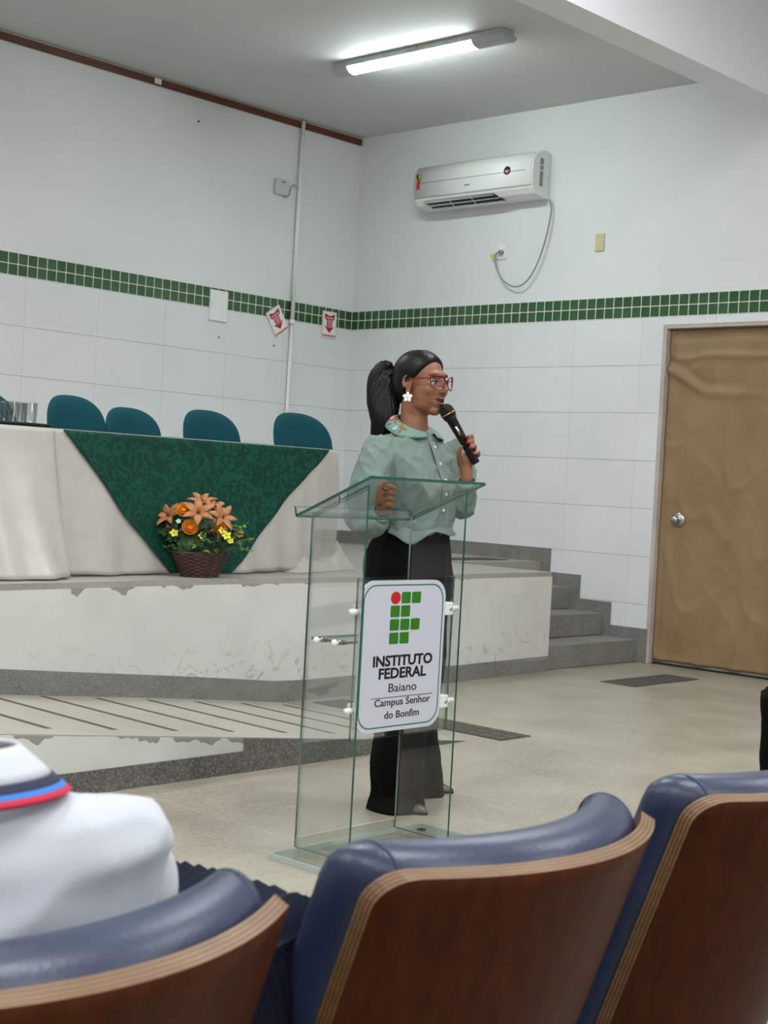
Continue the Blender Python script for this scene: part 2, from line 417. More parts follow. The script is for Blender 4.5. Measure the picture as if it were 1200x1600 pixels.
def g_grid(fn, nu, nv):
    V = [fn(i/nu, j/nv) for j in range(nv+1) for i in range(nu+1)]
    Fc = [[j*(nu+1)+i, j*(nu+1)+i+1, (j+1)*(nu+1)+i+1, (j+1)*(nu+1)+i] for j in range(nv) for i in range(nu)]
    return np.array(V, float), Fc

def g_prism(poly, d):
    """extrude polygon (3D points) by vector d"""
    P = np.asarray(poly, float); n = len(P); V = np.concatenate([P, P+np.asarray(d, float)])
    return V, [list(range(n))[::-1], [n+i for i in range(n)]] + [[i, (i+1) % n, n+(i+1) % n, n+i] for i in range(n)]

def solid(o, th, off=0):
    md = o.modifiers.new('thickness', 'SOLIDIFY'); md.thickness = th; md.offset = off; return o

def remesh(pieces, voxel, smooth=4, fac=.5):
    V, Fc = join(*pieces)
    me = bpy.data.meshes.new('tmp'); me.from_pydata(V.tolist(), [], [list(map(int, q)) for q in Fc]); me.update()
    bm = bmesh.new(); bm.from_mesh(me)
    bm.to_mesh(me); bm.free()
    o = bpy.data.objects.new('tmp', me); COL.objects.link(o)
    r = o.modifiers.new('r', 'REMESH'); r.mode = 'VOXEL'; r.voxel_size = voxel; r.adaptivity = 0
    if smooth:
        s = o.modifiers.new('s', 'SMOOTH'); s.factor = fac; s.iterations = smooth
    dg = bpy.context.evaluated_depsgraph_get(); ev = o.evaluated_get(dg); m2 = bpy.data.meshes.new_from_object(ev)
    n = len(m2.vertices); co = np.zeros(n*3); m2.vertices.foreach_get('co', co); nr = np.zeros(n*3); m2.vertices.foreach_get('normal', nr)
    Fo = [list(p.vertices) for p in m2.polygons]
    bpy.data.objects.remove(o, do_unlink=True); bpy.data.meshes.remove(me); bpy.data.meshes.remove(m2)
    return co.reshape(-1, 3), Fo, nr.reshape(-1, 3)

def fold(V, N, amp, scale, stretch=(1, 1, 1), seed=0):
    out = V.copy(); st = np.array(stretch)*scale
    for i in range(len(V)):
        q = V[i]*st+seed
        out[i] += N[i]*amp*(noise.noise(Vector(q)) + .5*noise.noise(Vector(q*2.1)))
    return out

def crease(V, N, amp, scale, stretch=(1, 1, 1), seed=0):
    out = V.copy(); st = np.array(stretch)*scale
    for i in range(len(V)):
        out[i] += N[i]*amp*((1-abs(noise.noise(Vector(V[i]*st+seed))))**5-.25)
    return out

def text(name, s, size, m, parent, origin, ex, ez, bold=0.0, align='CENTER', extr=.0008, width=None):
    cu = bpy.data.curves.new('txt', 'FONT'); cu.body = s; cu.size = size; cu.align_x = align; cu.offset = bold; cu.extrude = extr; cu.resolution_u = 3
    o = bpy.data.objects.new('txt', cu); COL.objects.link(o)
    dg = bpy.context.evaluated_depsgraph_get(); dg.update(); me = bpy.data.meshes.new_from_object(o.evaluated_get(dg))
    co = np.zeros(len(me.vertices)*3); me.vertices.foreach_get('co', co); co = co.reshape(-1, 3)
    if width:
        k = width/(co[:, 0].max()-co[:, 0].min()); co[:, 0] *= k
    ex = np.array(ex, float); ez = np.array(ez, float); en = np.cross(ex, ez)
    W = np.asarray(origin) + co[:, :1]*ex + co[:, 1:2]*ez + co[:, 2:3]*en - ORG[parent.name]
    me.vertices.foreach_set('co', W.ravel()); me.materials.clear(); me.materials.append(m); me.update()
    bpy.data.objects.remove(o, do_unlink=True); bpy.data.curves.remove(cu)
    return link(name, me, parent)

# ================================================================== THE SETTING
ZC = 3.914; ZH = 4.4; BT, BB = 2.5076, 2.3576
HS = .625
YB0, YB1 = -3.69, -3.905    # beam
mk('floor', *g_box((-14, -13, -.15), (.25, .25, 0)), MT['floor'])['kind'] = 'structure'
wb = mk('wall_back', *g_box((-14, 0, 0), (.25, .2, ZH+.1)), MT['plaster']); wb['kind'] = 'structure'
DY0, DY1, DZ = -2.977, -3.93, 2.296
wr = mk('wall_right', *join(g_box((0, DY0, 0), (.25, 0, ZH+.1)), g_box((0, DY1, DZ), (.25, DY0, ZH+.1)), g_box((0, -13, 0), (.25, DY1, ZH+.1))), MT['plaster']); wr['kind'] = 'structure'
mk('wall_left', *g_box((-14.2, -13, 0), (-14, .2, ZH+.1)), MT['plaster'])['kind'] = 'structure'
mk('wall_front', *g_box((-14.2, -13.2, 0), (.25, -13, ZH+.1)), MT['plaster'])['kind'] = 'structure'
mk('ceiling', *join(g_box((-14, YB0, ZC), (.05, .05, ZC+.12)), g_box((-14, -13, ZH), (.05, YB1, ZH+.12))), MT['ceiling'])['kind'] = 'structure'
mk('ceiling_beam', *g_box((-14, YB1, 3.62), (.05, YB0, ZH+.12)), MT['beam'])['kind'] = 'structure'

# green tile band: every tile a piece
tm = bpy.data.meshes.new('tile')
pt = .075
def tile_mesh(ax):
    h = .0345
    if ax == 'back': V, Fc = g_box((-h, -.006, -h), (h, .001, h))
    else: V, Fc = g_box((-.006, -h, -h), (.001, h, h))
    me = mk('tile', V, Fc, MT['tile'], mesh_only=True)
    bm = bmesh.new(); bm.from_mesh(me); bmesh.ops.bevel(bm, geom=list(bm.edges), offset=.0022, segments=1, affect='EDGES'); bm.to_mesh(me); bm.free(); return me
tb, tr_ = tile_mesh('back'), tile_mesh('right')
mk('grout', *g_box((-4.6, -.0035, BB), (0, .001, BT)), MT['grout'], wb); mk('grout', *g_box((-.0035, -6.61, BB), (.001, 0, BT)), MT['grout'], wr)
for k in range(60):
    for j in range(2):
        o = link('tile', tb, wb); o.location = (-.042-k*pt, 0, BB+pt*(j+.5)); o.rotation_euler.y = random.uniform(-.012, .012)
for k in range(87):
    for j in range(2):
        o = link('tile', tr_, wr); o.location = (0, -.042-k*pt, BB+pt*(j+.5)); o.rotation_euler.x = random.uniform(-.012, .012)
# big white painted wall tiles below the band, every one a piece
rows = [2.030-.327*i for i in range(7)]
rz = [(rows[0], BB-.003)] + [(rows[i+1], rows[i]) for i in range(6)]
gp, gv = .0011, .0005
xs = [0, -.163] + [-.163-.585*i for i in range(1, 8)]
for (z0, z1) in rz[:5]:
    for a, b in zip(xs[1:], xs[:-1]):
        d = random.uniform(.0052, .0062)
        box('wall_tile', (a+gv, -d, z0+gp), (b-gv, .001, z1-gp), MT['block'], wb, bevel=.0007, seg=1)
ys = [0, -.52, -1.09, -1.66, -2.235, -2.80, -2.97]
for (z0, z1) in rz:
    for a, b in zip(ys[1:], ys[:-1]):
        d = random.uniform(.0052, .0062)
        box('wall_tile', (-d, a+gv, z0+gp), (.001, b-gv, z1-gp), MT['block'], wr, bevel=.0007, seg=1)
ys2 = [-3.95, -4.51, -5.08, -5.65, -6.22, -6.6]
for (z0, z1) in rz:
    for a, b in zip(ys2[1:], ys2[:-1]):
        box('wall_tile', (-.0057, a+gp, z0+gp), (.001, b-gp, z1-gp), MT['block'], wr, bevel=.0007, seg=1)
for a, b in ((-3.37, -2.97), (-3.945, -3.37)):
    box('wall_tile', (-.006, a+gp, DZ+.004), (.001, b-gp, BB-.005), MT['block'], wr, bevel=.0007, seg=1)

# ------------------------------------------------------------------ stage, stairs, ramp
edge = spline(np.array([(-1.06, -2.93), (-2.0, -2.99), (-3.0, -3.08), (-4.1, -3.09), (-5.1, -3.18), (-7, -3.3), (-13.9, -3.3)]), 6)
poly = [(x, y, 0) for x, y in edge] + [(-13.9, 0, 0), (0, 0, 0), (0, -2.06, 0), (-1.06, -2.06, 0)]
st = mk('stage', *g_prism(poly, (0, 0, HS)), MT['stage_top']); st['kind'] = 'structure'
RX0 = -3.495
def rampz(x): return max(0.0, .0996*(RX0-x)) if x > -9.5 else .0996*(RX0+9.5)
def ribbon(name, pts, zlo, zhi, off, m, parent, attr=False, n_=1, rows_=6):
    """vertical strip proud of the plan curve pts by off (towards -y)"""
    V, Fc, E = [], [], []
    for x, y in pts:
        for j in range(rows_+1):
            z = zlo(x)+(zhi(x)-zlo(x))*j/rows_; V.append((x, y-off, z)); E.append(zhi(x)-z)
    k = rows_+1
    for i in range(len(pts)-1):
        for j in range(rows_): Fc.append([i*k+j, (i+1)*k+j, (i+1)*k+j+1, i*k+j+1])
    n0 = len(V)
    for (x, y) in pts:
        V.append((x, y+.004, zhi(x))); V.append((x, y+.004, zlo(x))); E += [0, .3]
    for i in range(len(pts)-1):
        Fc.append([i*k+rows_, (i+1)*k+rows_, n0+2*(i+1), n0+2*i]); Fc.append([i*k, n0+2*i+1, n0+2*(i+1)+1, (i+1)*k])
    Fc.append([j for j in range(k)]+[n0, n0+1]); l = (len(pts)-1)*k; Fc.append([l+j for j in range(k)]+[n0+2*(len(pts)-1), n0+2*(len(pts)-1)+1])
    o = mk(name, V, Fc, m, parent)
    if attr:
        a = o.data.attributes.new('edge', 'FLOAT', 'POINT'); a.data.foreach_set('value', E)
    return o
ribbon('painted_face', edge, lambda x: rampz(x)+.095, lambda x: HS-.028, .006, MT['worn'], st, True, rows_=10)
ribbon('skirting', edge, lambda x: max(rampz(x)-.02, 0), lambda x: rampz(x)+(.105 if x < -2.4 else .105-.03*min(1, (x+2.4)/1.3)), .014, MT['granite2'], st)
pf = mk('painted_cheek', *g_box((-1.06, -2.93, .1), (-1.052, -2.07, HS-.028)), MT['worn'], st)
# stairs along the right wall
sr = thing('stairs', (-.53, -2.5, 0), kind='structure')
RI, TR = .156, .28
for i in range(3):
    y0 = -2.90+TR*i
    box('step', (-1.052, y0, RI*i), (-.001, y0+TR+(.002 if i < 2 else 0), RI*(i+1)), MT['stair'], sr, bevel=.006)
# stepped skirting on the right wall and skirting along the back wall
sk = [(-2.98, 0), (-2.98, .233), (-2.68, .233), (-2.68, .39), (-2.41, .39), (-2.41, .556), (-2.14, .556), (-2.14, .725), (-.0, .725), (0, HS-.01), (-2.06, HS-.01), (-2.06, .46), (-2.34, .46), (-2.34, .30), (-2.62, .30), (-2.62, .15), (-2.90, .15), (-2.90, 0)]
V, Fc = g_prism([(-.018, y, z) for y, z in sk], (.019, 0, 0))
b1 = mk('baseboard_right', V, Fc, MT['granite2']); b1['kind'] = 'structure'
b2 = mk('baseboard_back', *g_box((-13.9, -.018, HS), (-.018, .001, .725)), MT['granite2']); b2['kind'] = 'structure'
# ramp
RXS = [RX0, -4, -4.5, -5, -5.5, -6, -7, -8, -9.5]
ye = lambda x: float(np.interp(-x, [-p[0] for p in edge], [p[1] for p in edge]))
YR = -4.3
V, Fc = [], []
for x in RXS: V += [(x, ye(x)+.02, 0), (x, YR, 0), (x, YR, rampz(x)+.0005), (x, ye(x)+.02, rampz(x)+.0005)]
for i in range(len(RXS)-1):
    a, b = 4*i, 4*i+4
    Fc += [[a+1, b+1, b+2, a+2], [a+2, b+2, b+3, a+3], [a, a+3, b+3, b], [a, b, b+1, a+1]]
Fc += [[0, 1, 2, 3], [len(V)-4, len(V)-1, len(V)-2, len(V)-3]]
rp = mk('ramp', V, Fc, MT['ramp_top']); rp['kind'] = 'structure'
rl = [(x, YR) for x in (RX0-.02, -3.8, -4.1, -4.4, -4.83)]; rl2 = [(x, YR) for x in np.linspace(-4.83, -9.4, 24)]
ribbon('granite_face', rl, lambda x: 0, lambda x: rampz(x)-.001, .012, MT['granite'], rp)
ribbon('skirting', rl2, lambda x: 0, lambda x: .082, .012, MT['granite'], rp)
ribbon('painted_face', rl2, lambda x: .08, lambda x: rampz(x)-.004, .006, MT['worn'], rp, True)
for k in range(9):
    xa = -3.58-.283*k; ya = -3.21; yb = -4.16; hw = .014
    pr = []
    for (dx, y) in ((-hw-.0, ya), (hw, ya), (hw-.05, yb), (-hw-.05, yb)):
        pr.append((xa+dx, y, rampz(xa+dx)+.0004))
    mk('antislip_strip', *g_prism(pr, (0, 0, .0016)), MT['strip'], rp)

# ------------------------------------------------------------------ door with kraft paper
dr = thing('door_1', (.06, -3.45, 0), kind='structure')
box('jamb', (-.004, DY0-.022, 0), (.09, DY0+.004, DZ), MT['jamb'], dr, bevel=.002)
box('jamb', (-.002, DY1-.004, DZ-.02), (.09, DY0-.018, DZ+.004), MT['jamb'], dr, bevel=.002)
box('jamb', (-.004, DY1-.004, 0), (.09, DY1+.022, DZ), MT['jamb'], dr, bevel=.002)
box('door_leaf', (.068, DY1+.02, .012), (.105, DY0-.02, DZ-.018), MT['jamb'], dr)
def ridge(d, w_): return math.exp(-(d/w_)**2)
def paper(u, v):
    y = (DY0-.022)+(DY1-DY0+.044)*u; z = .03+(DZ-.05)*v
    d = .005+.006*noise.noise(Vector((y*2.2, z*1.3, 1)))+.004*noise.noise(Vector((y*7, z*4, 3)))
    d += .016*ridge(z-(2.09+.03*noise.noise(Vector((y*4, 0, 0)))), .022)*min(1, u*6)          # horizontal crease
    zz = 2.03-.55*(u*.95) if u < .32 else 2.03-.55*.304-.02*(u-.32)
    d += .024*ridge(z-zz+.02, .03)*max(0, 1-u*1.0)
    d -= .012*ridge(z-zz-.045, .025)*max(0, 1-u*1.5)
    d += .013*ridge((y-DY0)*.9+.42+(z-.2)*.38, .05)*max(0, min(1, (1.0-z)*1.4))
    d += .010*ridge((y-DY0)*.9+.62+(z-.2)*.30, .035)*max(0, min(1, (1.1-z)))
    d += .007*ridge(u-.06-.02*math.sin(z*3), .03)
    d += .012*ridge(u-.012, .02)
    rn = 1-abs(noise.noise(Vector((y*3.1+z*1.2, z*2.0-y*.6, 5)))); d += .007*rn**9
    rn = 1-abs(noise.noise(Vector((y*5.5-z*1.5, z*2.8, 8)))); d += .0035*rn**8
    if z > 2.2: d -= .004
    return (.06-d, y, z)
pp = mk('kraft_paper', *g_grid(paper, 70, 150), MT['kraft'], dr, smooth=True); solid(pp, .0012)
box('door_gap', (.04, DY1+.02, 0), (.105, DY0-.02, .012), MT['dark'], dr)
kc = onx(1060, 812, .05); kx = np.array([[0, 1, 0], [0, 0, 1], [-1, 0, 0]])
kn = mk('door_knob', *g_lathe([(.001, 0), (.016, 0), (.014, .028), (.024, .036), (.028, .048), (.026, .060), (.018, .066), (.001, .067)], 28, kc, kx), MT['steel'], dr, smooth=True)
mk('rose', *g_lathe([(.001, -.002), (.050, -.002), (.050, .004), (.044, .011), (.001, .012)], 32, kc, kx), MT['steel'], kn, smooth=True)

# ------------------------------------------------------------------ rail, conduit, things on the walls
tr = box('trim_1', (-13.9, -.02, 3.853), (-.012, .001, 3.902), MT['wood_rail']); tr['kind'] = 'structure'
box('tape', (-2.13, -.0215, 3.862), (-2.07, -.0195, 3.899), MT['white_plastic'], tr)
cn = thing('conduit_pipe', (-.69, -.02, HS), 'thin white vertical conduit pipe from ceiling rail down to behind the table', 'pipe')
mk('upper_pipe', *g_tube([(-.688, -.036, ZC-.012), (-.692, -.03, 2.335)], .0165, 14), MT['white_plastic'], cn, smooth=True)
mk('lower_pipe', *g_tube([(-.692, -.028, 2.335), (-.700, -.028, .73)], .0125, 14), MT['white_plastic'], cn, smooth=True)
mk('coupling', *g_tube([(-.692, -.03, 2.36), (-.692, -.03, 2.325)], .024, 14), MT['white_plastic'], cn, smooth=True)
for z in (3.5, 2.9, 1.6): box('pipe_clip', (-.716, -.012, z), (-.664, .0, z+.018), MT['white_plastic'], cn)

rt = thing('wifi_router', (-.86, 0, 3.36), 'small pale grey wall router box with a grey cable beside the conduit', 'router')
bx = box('casing', (-.935, -.034, 3.30), (-.80, 0, 3.42), MT['router'], rt, bevel=.012, seg=3)
box('logo', (-.882, -.0352, 3.393), (-.845, -.0338, 3.400), MT['black'], rt)
cbl = spline([(-.84, -.02, 3.302), (-.825, -.026, 3.292), (-.795, -.03, 3.31), (-.782, -.03, 3.345), (-.778, -.03, 3.375), (-.755, -.03, 3.395), (-.706, -.03, 3.392)], 6)
mk('router_cable', *g_tube(cbl, .0045, 8), MT['cable'], rt, smooth=True)
pc = thing('cover_plate', (-1.43, 0, 2.26), 'blank white rectangular cover plate over the green tile band', 'cover plate')
box('plate', (-1.517, -.02, 2.263), (-1.345, 0, 2.49), MT['white_plastic'], pc, bevel=.003)
for x in (-1.50, -1.362): mk('screw', *g_tube([(x, -.0205, 2.385), (x, -.0185, 2.385)], .006, 10), MT['grey_plastic'], pc)

def ext_sign(c, ang, label):
    t = thing('extinguisher_sign', (c[0], 0, c[2]-.1), label, 'sign', 'extinguisher signs on the back wall')
    ca, sa = math.cos(ang), math.sin(ang); ex = np.array([ca, 0, sa]); ez = np.array([-sa, 0, ca]); c = np.array(c)
    def P(u, v, d): return c+u*ex+v*ez+np.array([0, -d, 0])
    W2, H2 = .078, .105
    V, Fc = g_prism([P(-W2, -H2, 0), P(W2, -H2, 0), P(W2, H2, 0), P(-W2, H2, 0)], (0, -.008, 0)); mk('panel', V, Fc, MT['white_plastic'], t)
    ar = [(-.055, .085), (0, .068), (.055, .085), (.055, .045), (.03, .03), (.03, -.02), (.055, -.012), (0, -.068), (-.055, -.012), (-.03, -.02), (-.03, .03), (-.055, .045)]
    mk('arrow', *g_prism([P(u, v, .008) for u, v in ar], (0, -.0012, 0)), MT['red'], t)
    for v, wd, hh in ((.052, .046, .006), (.034, .026, .004), (.022, .022, .003), (.012, .02, .003), (.002, .02, .003), (-.008, .02, .003), (-.02, .032, .003)):
        mk('lettering', *g_prism([P(-wd, v-hh, .0094), P(wd, v-hh, .0094), P(wd, v+hh, .0094), P(-wd, v+hh, .0094)], (0, -.0006, 0)), MT['pink_text'], t)
    mk('footer_band', *g_prism([P(-.072, -.098, .008), P(.072, -.098, .008), P(.072, -.08, .008), P(-.072, -.08, .008)], (0, -.001, 0)), MT['pink_text'], t)
    mk('footer_line', *g_prism([P(-.072, -.092, .0092), P(.072, -.092, .0092), P(.072, -.087, .0092), P(-.072, -.087, .0092)], (0, -.0008, 0)), MT['red'], t)
    bw = .004
    for (a, b, c_, d_) in ((-W2, H2-bw, W2, H2), (-W2, -H2, -W2+bw, H2), (W2-bw, -H2, W2, H2)):
        mk('border_line', *g_prism([P(a, b, .008), P(c_, b, .008), P(c_, d_, .008), P(a, d_, .008)], (0, -.0008, 0)), MT['pink_text'], t)
ext_sign((-.268, -.008, 2.372), 0, 'red arrow fire extinguisher sign hanging upright near the room corner')
ext_sign((-.832, -.008, 2.335), math.radians(34), 'tilted red arrow fire extinguisher sign slipping beside the conduit pipe')
for i, (px, py) in enumerate(((310, 190), (341, 527), (427, 540))):
    q = ony(px, py)
    o = mk('screw_hole', *g_tube([(q[0], -.0075, q[2]), (q[0], .0, q[2])], .007, 8), MT['dark'], wb)

# air conditioner
ac = thing('air_conditioner', (-.1, -1.35, 3.24), 'white split air conditioner unit high on the right wall', 'air conditioner')
prof = [(0, 3.245), (0, 3.565), (-.03, 3.585), (-.085, 3.588), (-.165, 3.55), (-.205, 3.50), (-.212, 3.40), (-.196, 3.30), (-.16, 3.262), (-.06, 3.243)]
Y0, Y1 = -.80, -1.935
b = mk('body', *g_prism([(x, Y0, z) for x, z in prof], (0, Y1-Y0, 0)), MT['white_plastic'], ac); bev(b, .006, 2)
V, Fc = g_grid(lambda u, v: (np.interp(v, [0, .35, .7, 1], [-.203, -.216, -.209, -.170]), Y0-.004+(Y1+.012-Y0)*u, np.interp(v, [0, .35, .7, 1], [3.315, 3.40, 3.50, 3.552])), 2, 14)
fp = mk('front_panel', V, Fc, MT['white_plastic'], ac, smooth=True); solid(fp, .008)
mk('trim_line', *g_tube([(-.2195, Y0-.01, 3.425), (-.2195, Y1+.06, 3.425)], .0022, 6), MT['cable'], ac)
# outlet louvre on the slanted underside
def und(y, s): # s 0..1 along slope from front to back
    return np.array([-.196+.036*s*1.0 if s < .5 else -.178+.1*(s-.5), y, 3.30-.038*min(s*2, 1)-.019*max(0, (s-.5)*.5)])
op = [np.array([-.197, Y0-.10, 3.287]), np.array([-.197, Y1+.36, 3.287]), np.array([-.120, Y1+.30, 3.245]), np.array([-.120, Y0-.14, 3.245])]
mk('air_outlet', *g_prism(op, (-.004, 0, -.006)), MT['grille'], ac)
for s in (.05, .5, .95):
    a = op[0]*(1-s)+op[3]*s; c_ = op[1]*(1-s)+op[2]*s
    mk('louvre', *g_tube([a+np.array([-.006, 0, -.008]), c_+np.array([-.006, 0, -.008])], (.009, .003), 8, side=(1, 0, -.5)), MT['grey_plastic'], ac)
for s in (.36, .68):
    y = op[0][1]+(op[1][1]-op[0][1])*s
    mk('divider', *g_prism([(-.205, y, 3.285), (-.125, y, 3.24), (-.125, y-.01, 3.24), (-.205, y-.01, 3.285)], (0, 0, -.006)), MT['grey_plastic'], ac)
fx = np.array([[0, -1, 0], [0, 0, 1], [-1, 0, 0]])
sb = mk('round_sticker', *g_lathe([(.001, 0), (.031, 0), (.031, .002), (.001, .0021)], 24, (-.2205, -1.712, 3.435), fx), MT['sticker_k'], ac)
mk('sticker_mark', *g_prism([(-.2230, -1.69, 3.438), (-.2230, -1.734, 3.438), (-.2230, -1.712, 3.412)], (-.0008, 0, 0)), MT['pink_text'], sb)
e1 = mk('energy_sticker', *g_lathe([(.001, 0), (.024, 0), (.024, .002), (.001, .0021)], 20, (-.2165, Y0-.05, 3.478), fx @ np.eye(3)), MT['sticker_k'], ac)
mk('sticker_half', *g_prism([(-.2190, Y0-.05, 3.455), (-.2190, Y0-.068, 3.463), (-.2190, Y0-.074, 3.478), (-.2190, Y0-.068, 3.494), (-.2190, Y0-.05, 3.501)], (-.0008, 0, 0)), MT['sticker_y'], e1)
mk('sticker_ribbon', *g_prism([(-.2215, Y0-.036, 3.452), (-.2215, Y0-.064, 3.452), (-.2225, Y0-.066, 3.372), (-.2225, Y0-.05, 3.386), (-.2225, Y0-.034, 3.372)], (-.0012, 0, 0)), MT['sticker_r'], e1)
box('maker_mark', (-.2215, -1.36, 3.366), (-.2195, -1.31, 3.374), MT['cable'], ac)
for z, y_, hh in ((3.50, -.12, .022), (3.455, -.12, .016), (3.40, -.128, .03), (3.345, -.13, .024)):
    box('side_label', (-.125, Y1-.0012, z-hh), (-.085, Y1, z+hh), MT['cable'], ac)

pw = thing('power_outlet', (0, -1.535, 2.83), 'white wall socket with the air conditioner plug in it', 'socket')
box('plate', (-.012, -1.578, 2.838), (0, -1.492, 2.955), MT['white_plastic'], pw, bevel=.003)
box('socket_face', (-.016, -1.562, 2.862), (-.011, -1.508, 2.932), MT['white_plastic'], pw, bevel=.002)
cab = thing('power_cable', (0, -1.75, 2.63), 'grey power cable looping from the air conditioner down to the wall socket', 'cable')
cpx = [(859, 312), (861, 332), (852, 375), (838, 415), (822, 440), (805, 448), (788, 440), (778, 425), (774, 410), (774, 399), (779, 394), (784, 394)]
cps = spline([onx(x, y, -.03-.018*math.sin(i/11*math.pi)) for i, (x, y) in enumerate(cpx)], 6)
mk('cord', *g_tube(cps, .006, 8), MT['cable'], cab, smooth=True)
mk('plug', *g_tube([(-.05, -1.545, 2.888), (-.012, -1.543, 2.886)], [.014, .018], 12), MT['cable'], cab, smooth=True)
q = onx(770, 400, -.04); box('tag', (q[0]-.001, q[1]-.022, q[2]-.014), (q[0]+.001, q[1]+.022, q[2]+.014), MT['yellow'], cab)
q = onx(938, 379)
sw = thing('beige_switch_plate', (0, q[1], q[2]-.06), 'small beige wall plate right of the air conditioner', 'switch plate')
box('plate', (-.012, q[1]-.037, q[2]-.062), (0, q[1]+.037, q[2]+.062), MT['beige'], sw, bevel=.008, seg=3)
for dz in (-.045, .045): mk('screw', *g_tube([(-.0125, q[1], q[2]+dz), (-.0105, q[1], q[2]+dz)], .004, 8), MT['cable'], sw)

# ceiling lamp
lp = thing('ceiling_lamp', (-1.59, -2.05, ZC), 'lit white tube lamp fixture on the stage ceiling', 'lamp')
b = box('housing', (-1.658, -2.77, 3.876), (-1.532, -1.33, ZC), MT['lamp_body'], lp, bevel=.006)
V, Fc = g_prism([(-1.595-.052*math.cos(a), -2.53, 3.8765-.040*math.sin(a)) for a in np.linspace(0, math.pi, 12)], (0, 1.07, 0)); mk('diffuser', V, Fc, MT['lamp'], lp, smooth=False)
for y0, y1 in ((-2.785, -2.53), (-1.46, -1.32)):
    V, Fc = g_prism([(-1.595-.066*math.cos(a), y0, 3.878-.044*math.sin(a)) for a in np.linspace(0, math.pi, 10)], (0, y1-y0, 0)); mk('end_cap', V, Fc, MT['lamp_body'], lp)
mk('mounting_clip', *g_tube([(-1.655, -2.0, 3.9), (-1.655, -2.08, 3.9)], .012, 10), MT['lamp_body'], lp)

# rubber mats
def mat_(x0, x1, y0, y1, label, z=0.0):
    o = thing('floor_mat', ((x0+x1)/2, (y0+y1)/2, z), label, 'mat', 'grey rubber floor strips')
    b = box('pad', (x0, y0, z), (x1, y1, z+.004), MT['mat_rubber'], o)
    nx, ny = (3, 16) if (y1-y0) > (x1-x0) else (12, 3)
    me = None
    for i in range(nx):
        for j in range(ny):
            cx = x0+(x1-x0)*(i+.5)/nx; cy = y0+(y1-y0)*(j+.5)/ny; hx = (x1-x0)/nx*.42; hy = (y1-y0)/ny*.42
            box('stud', (cx-hx, cy-hy, z+.004), (cx+hx, cy+hy, z+.0055), MT['mat_rubber'], o)
mat_(-3.36, -3.14, -4.39, -3.18, 'grey ribbed rubber strip laid at the foot of the ramp')
mat_(-1.15, -.42, -3.645, -3.40, 'short grey rubber mat in front of the papered door')
q0, q1 = onz(700, 874, HS), onz(782, 873, HS)
mat_(-1.06, -.25, -1.95, -1.72, 'grey rubber strip on the stage at the top of the stairs', HS)

# ================================================================== TABLE ON THE STAGE
TZ = 1.285
tb_ = thing('long_table', (-4.2, -2.4, HS), 'long table on the stage hidden beneath the white and green cloths', 'table')
box('tabletop', (-5.85, -2.77, TZ-.03), (-2.95, -2.32, TZ-.004), MT['jamb'], tb_)
for x in (-5.75, -4.7, -4.2, -3.05):
    for y in (-2.7, -2.4): mk('leg', *g_tube([(x, y, HS), (x, y, TZ-.03)], .018, 8), MT['black_metal'], tb_)

def hem_y(x):
    """bottom of the white cloth in plan"""
    return float(np.interp(x, [-5.9, -5.1, -4.88, -4.74, -4.70, -4.3, -3.7, -3.34, -3.14, -3.0, -2.9], [-3.02, -3.05, -3.07, -3.03, -2.90, -2.885, -2.85, -2.82, -2.74, -2.65, -2.60]))
def cloth_pt(x, t, amp=1.0):
    """front drape: t=0 table edge, 1 hem"""
    y0 = -2.79; yh = hem_y(x)
    e = t**1.25
    wv = .016*math.sin(x*13+.6)+.011*math.sin(x*29+1.7)+.016*noise.noise(Vector((x*3, t*1.1, 4)))
    y = y0+(yh-y0)*e+amp*wv*t*(.5+.5*t)
    z = TZ+.006-(TZ-HS-.004)*t
    z += .006*math.sin(x*9)*t**3*(1 if t < .999 else .4)
    if t > .82: y -= .02*((t-.82)/.18)**2*max(0, noise.noise(Vector((x*4, 0, 9))))
    g = max(0, min(1, (x+3.3)/.36)); g = g*g*(3-2*g)
    y += amp*g*t*(.03*math.sin(x*46)+.012*math.sin(x*83+1))
    return np.array([x+.16*g*t**.8*(x+3.3)/.36, y, max(z, HS+.003)])
def drape(name, x0, x1, label, side_right=False, ltop=-2.30):
    nx = int((x1-x0)/.022); V, Fc = [], []
    prof = [(0, -1)] + [(0, k) for k in np.linspace(0, 1, 30)]
    # rows: back edge of the top, front edge of the top, then the drape
    rows_ = 33
    for i in range(nx+1):
        x = x0+(x1-x0)*i/nx
        V.append((x, ltop, TZ-.10)); V.append((x, ltop, TZ+.002)); V.append((x, -2.76, TZ+.004))
        for k in range(30): V.append(tuple(cloth_pt(x, k/29)))
    for i in range(nx):
        for j in range(rows_-1): Fc.append([i*rows_+j, (i+1)*rows_+j, (i+1)*rows_+j+1, i*rows_+j+1])
    if side_right:
        # end of the cloth hanging at the right end of the table, gathered
        n0 = len(V); ny = 26
        col0 = [nx*rows_+j for j in range(2, rows_)]
        for i in range(1, ny+1):
            s = i/ny
            for k in range(31):
                t = max(0, (k-1)/29)
                wv = .035*math.sin(s*22+.5)*t + .02*math.sin(s*41)*t
                V.append((x1+.01+.07*t**1.5*(.5+.5*s)+wv*min(1, s*5), -2.79+(.74)*s, max(TZ+.004-(TZ-HS-.002)*t, HS+.003)))
        for i in range(ny):
            for k in range(30):
                a = (col0[k] if i == 0 else n0+(i-1)*31+k); b = (col0[k+1] if i == 0 else n0+(i-1)*31+k+1)
                Fc.append([a, n0+i*31+k, n0+i*31+k+1, b])
    return V, Fc
tcw = thing('tablecloth', (-3.8, -2.6, HS), 'white satin tablecloth with a crumpled hem hanging at the right table end', 'tablecloth', 'white tablecloths on the stage table')
